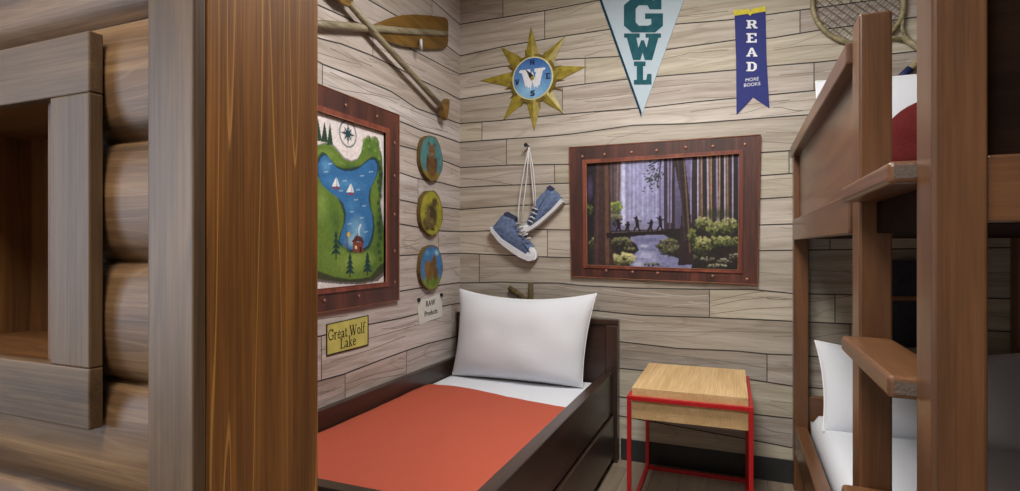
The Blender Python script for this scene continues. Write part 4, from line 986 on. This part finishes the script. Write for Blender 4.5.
# --- round plaques
pgp = 'round wooden plaques on the left wall'
def plaque(label, u, v, kind):
    c = on_left(u-1.2, v+.5); r = .139; wob = lambda a: 1+.02*math.sin(5*a+u)+.008*math.sin(11*a+v)
    t = thing('wood_plaque', label, 'plaque', c, pgp)
    poly = [(XL, c[1]+r*wob(2*PI*k/56)*math.cos(2*PI*k/56), c[2]+r*wob(2*PI*k/56)*math.sin(2*PI*k/56)) for k in range(56)]
    obj('bark_slice', relief(poly, NL, .024), M['bark'], t)
    cc = Canvas(c[1]-.16, c[1]+.16, c[2]-.16, c[2]+.16, 70, 70, on_left, .0245); X, Z = c[1], c[2]
    b = lambda x, z, a, h, col, al=1, soft=.4: cc.blob(X+x, Z+z, a, h, col, al, soft, raw=True)
    if kind == 0:
        cc.a[:] = [lin(70), lin(122), lin(124)]; b(0,-.11,.14,.05,(128,112,44)); b(.0,-.05,.075,.09,(98,68,38)); b(0,.045,.052,.045,(106,76,44)); b(-.035,.085,.016,.016,(88,62,36)); b(.035,.085,.016,.016,(88,62,36)); b(.0,.03,.022,.018,(140,110,66)); b(-.05,-.03,.02,.06,(84,58,34)); b(.05,-.03,.02,.06,(84,58,34)); b(0,.038,.009,.007,(30,24,20))
    elif kind == 1:
        cc.a[:] = [lin(146), lin(142), lin(46)]; b(-.005,-.015,.085,.09,(70,58,34)); b(.035,.065,.042,.035,(78,64,38)); b(-.035,-.065,.095,.045,(84,72,36)); b(.07,.058,.02,.015,(116,96,54))
        for k in range(16):
            ang_ = 2.2+k*.19
            for q in range(4): b(-.005+(.03+.016*q)*math.cos(ang_+.06*q), -.01+(.03+.016*q)*math.sin(ang_+.06*q), .006, .006, (150,132,74) if k % 2 else (104,88,50), .8)
        b(.05,.075,.007,.007,(24,20,16)); b(.01,-.1,.03,.012,(60,48,30)); b(-.06,-.1,.03,.012,(60,48,30))
    else:
        cc.a[:] = [lin(62), lin(112), lin(158)]; b(0,-.10,.15,.07,(112,132,50)); b(-.02,-.02,.08,.075,(112,84,42)); b(.03,.03,.035,.06,(104,78,42)); b(-.06,.01,.03,.045,(118,90,48)); b(.05,-.04,.035,.05,(96,72,36)); b(.06,.09,.03,.02,(150,186,206),.8); b(-.05,.09,.03,.02,(90,146,190),.8)
        for k in range(7): b(-.06+.02*k,-.09,.008,.03,(70,96,36),.8)
    cc.mottle(.22, 16, 16, kind+20)
    d = np.hypot(cc.H-X, cc.Z-Z); cc.put(np.clip((d-.126)/.010, 0, 1), (112,92,46)); cc.put(np.clip((d-.138)/.006, 0, 1), (70,52,28))
    cc.disc('painted_face', t, M['paint'], X, Z, r*.985, d=.0006, wob=wob)
plaque('topmost of the three round wooden plaques, brown bear on teal', 429.5, 158, 0)
plaque('middle of the three round wooden plaques, dark animal on yellow-green', 429.5, 212.5, 1)
plaque('lowest of the three round wooden plaques, brown and green on blue', 429.5, 267, 2)

# --- brass plate with words
t = thing('name_plate', 'yellow brass plate reading Great Wolf Lake, below the framed map', 'sign', on_left(347, 357))
q = pl([(326,324.2),(368,315),(368,345.5),(326,356.5)])
obj('plate_edge', relief(q, NL, .004), M['ink'], t)
q = pl([(327.2,325.2),(367.2,316.2),(367.2,344.4),(327.2,354.6)], .004)
obj('plate', relief(q, NL, .002), M['brass'], t)
SER = {  # serif letters: (advance, [(points, width), ...]) in x-height units of a 10-high capital
 'G': (8.4, [([(7,7.6),(6,9.2),(4.2,9.8),(2.2,9),(1,7),(.8,4.6),(1.6,2),(3.4,.5),(5.4,.5),(7,1.4),(7,4.2)], 1.0), ([(5.4,4.3),(8.2,4.3)], .6), ([(7,9.8),(7,7.2)], .6)]),
 'r': (4.6, [([(1.4,0),(1.4,6.4)], 1.2), ([(.2,.2),(2.8,.2)], .5), ([(.2,6.2),(1.6,6.2)], .5), ([(1.6,4.8),(2.8,6.2),(4,6)], .9)]),
 'e': (5.4, [([(.9,3.6),(4.4,3.8),(4,5.6),(2.7,6.4),(1.3,5.4),(.8,3.2),(1.4,1),(2.8,.3),(4.5,1.3)], .8)]),
 'a': (5.6, [([(.9,5.2),(2.2,6.3),(3.6,5.6),(3.8,4),(3.8,.8),(4.8,.3)], 1.0), ([(3.8,3.6),(1.6,2.8),(.8,1.4),(1.8,.3),(3.8,1.4)], .8)]),
 't': (3.8, [([(1.6,8.4),(1.6,1.2),(2.6,.3),(3.6,.8)], 1.0), ([(.3,6.2),(3.4,6.2)], .6)]),
 ' ': (3.0, []),
 'W': (12.0, [([(1.4,9.8),(3.8,.2)], 1.3), ([(3.8,.2),(6.2,9.8)], .6), ([(5.6,9.8),(8,.2)], 1.3), ([(8,.2),(10.6,9.8)], .6), ([(.2,9.8),(3,9.8)], .5), ([(4.6,9.8),(7.2,9.8)], .5), ([(9.4,9.8),(11.8,9.8)], .5)]),
 'o': (5.8, [([(2.8,6.4),(1.2,5.4),(.8,3.3),(1.2,1.2),(2.8,.3),(4.4,1.2),(4.9,3.3),(4.4,5.4),(2.8,6.4)], .9)]),
 'l': (3.2, [([(1.5,10.6),(1.5,.2)], 1.1), ([(.2,.2),(2.8,.2)], .5), ([(.2,10.4),(1.5,10.4)], .5)]),
 'f': (4.0, [([(1.6,.2),(1.6,8.8),(2.6,10.5),(4.2,10.2)], 1.0), ([(.3,6.2),(3.4,6.2)], .6), ([(.3,.2),(3,.2)], .5)]),
 'L': (7.4, [([(1.8,9.8),(1.8,.3)], 1.3), ([(.4,9.8),(3.2,9.8)], .5), ([(.4,.3),(6.6,.3),(6.9,2.4)], .7)]),
 'k': (6.0, [([(1.4,10.6),(1.4,.2)], 1.1), ([(.1,10.4),(1.4,10.4)], .5), ([(.2,.2),(2.6,.2)], .5), ([(1.6,2.8),(4.6,6.2)], .6), ([(2.4,3.6),(4.8,.3)], 1.0), ([(3.8,.2),(5.8,.2)], .5), ([(3.6,6.2),(5.4,6.2)], .5)]),
}
def serif_line(text, centre, unit, name, parent, mat, slope=0.0):
    wd = sum(SER[c][0] for c in text)*unit; y0 = centre[1]-wd/2; bm = B(); x = 0.0
    for ch in text:
        for pts, w_ in SER[ch][1]:
            q = [Vector((y0+(x+a)*unit, centre[2]+(b_-4.5)*unit)) for a, b_ in pts]
            for a, b_ in zip(q, q[1:]):
                d = (b_-a).normalized(); n_ = Vector((-d.y, d.x))*w_*unit/2; e = d*unit*.2
                vs = [a-n_-e, b_-n_+e, b_+n_+e, a+n_-e]
                relief([(centre[0], v.x, v.y) for v in vs], NL, .0008, bm=bm)
        x += SER[ch][0]
    return obj(name, bm, mat, parent)
serif_line('Great Wolf', on_left(347.4, 331.8, .0062), .0050, 'lettering', t, M['ink'])
serif_line('Lake', on_left(348.2, 342.2, .0062), .0050, 'lettering', t, M['ink'])
t = thing('note', 'small white paper note with handwriting, pinned below the lowest plaque', 'note', on_left(430, 325))
obj('paper', relief(pl([(416.5,300.5),(428,298.5),(441.5,293),(442,316.5),(430,320.5),(419.3,325)]), NL, .0025), M['paper'], t)
for u, v in ((418,300),(440.6,295)):
    c = Vector(on_left(u, v, .002)); obj('pin', tube(B(), [c, c+Vector((.012, 0, 0))], [.011, .013], 10), M['black'], t)
for body, u, v, sz in (('RAW', 430.5, 303.2, .052), ('Products', 431, 312.5, .046)):
    glyph_mesh(body, sz, M['ink'], 'handwriting', t, on_left(u, v, .003), (0, 1, .04), (0, 0, 1), NL, sx=.95)

# ------------------------------------------------------------------ light
w = bpy.data.worlds.new('World'); S.world = w; w.use_nodes = True
w.node_tree.nodes['Background'].inputs['Color'].default_value = (.62, .76, 1, 1); w.node_tree.nodes['Background'].inputs['Strength'].default_value = 3.0
def area(name, loc, rot, sx, sy, power, col):
    l = bpy.data.lights.new(name, 'AREA'); l.shape = 'RECTANGLE'; l.size = sx; l.size_y = sy; l.energy = power; l.color = col
    o = bpy.data.objects.new(name, l); C.objects.link(o); o.location = loc; o.rotation_euler = rot
    return o
glow, nt, b = new_mat('lamp_diffuser'); b.inputs['Emission Color'].default_value = (1, .93, .82, 1); b.inputs['Emission Strength'].default_value = 4
for lb, (x, y, sx, sy, pw) in {'square ceiling lamp over the single bed': (-.35, 2.0, .7, .7, 54), 'square ceiling lamp near the middle of the room': (-.5, -.4, .8, .8, 50)}.items():
    t = thing('ceiling_lamp', lb, 'lamp', (x, y, ZC-.07))
    obj('housing', bx((x-sx/2-.03, y-sy/2-.03, ZC-.05), (x+sx/2+.03, y+sy/2+.03, ZC-.001)), M['piping'], t, bevel=.004)
    obj('diffuser', bx((x-sx/2, y-sy/2, ZC-.06), (x+sx/2, y+sy/2, ZC-.051)), glow, t)
    area('lamp_light', (x, y, ZC-.075), (0, 0, 0), sx, sy, pw, (1, .98, .955))
area('daylight', (XO-.15, (WY0+WY1)/2, (WZ0+WZ1)/2), (0, -PI/2, 0), WZ1-WZ0, WY1-WY0, 52, (.72, .84, 1))

# ------------------------------------------------------------------ camera
cam = bpy.data.cameras.new('Camera'); co = bpy.data.objects.new('Camera', cam); C.objects.link(co)
co.location = (0, 0, EYE); co.rotation_euler = (PI/2, 0, YAW); cam.sensor_width = 36; cam.lens = F_PX*36/1020
cam.clip_start = .02
S.camera = co
S.view_settings.view_transform = 'Standard'; S.view_settings.look = 'None'; S.view_settings.gamma = 1; S.view_settings.use_curve_mapping = False
S.view_settings.exposure = 0.0
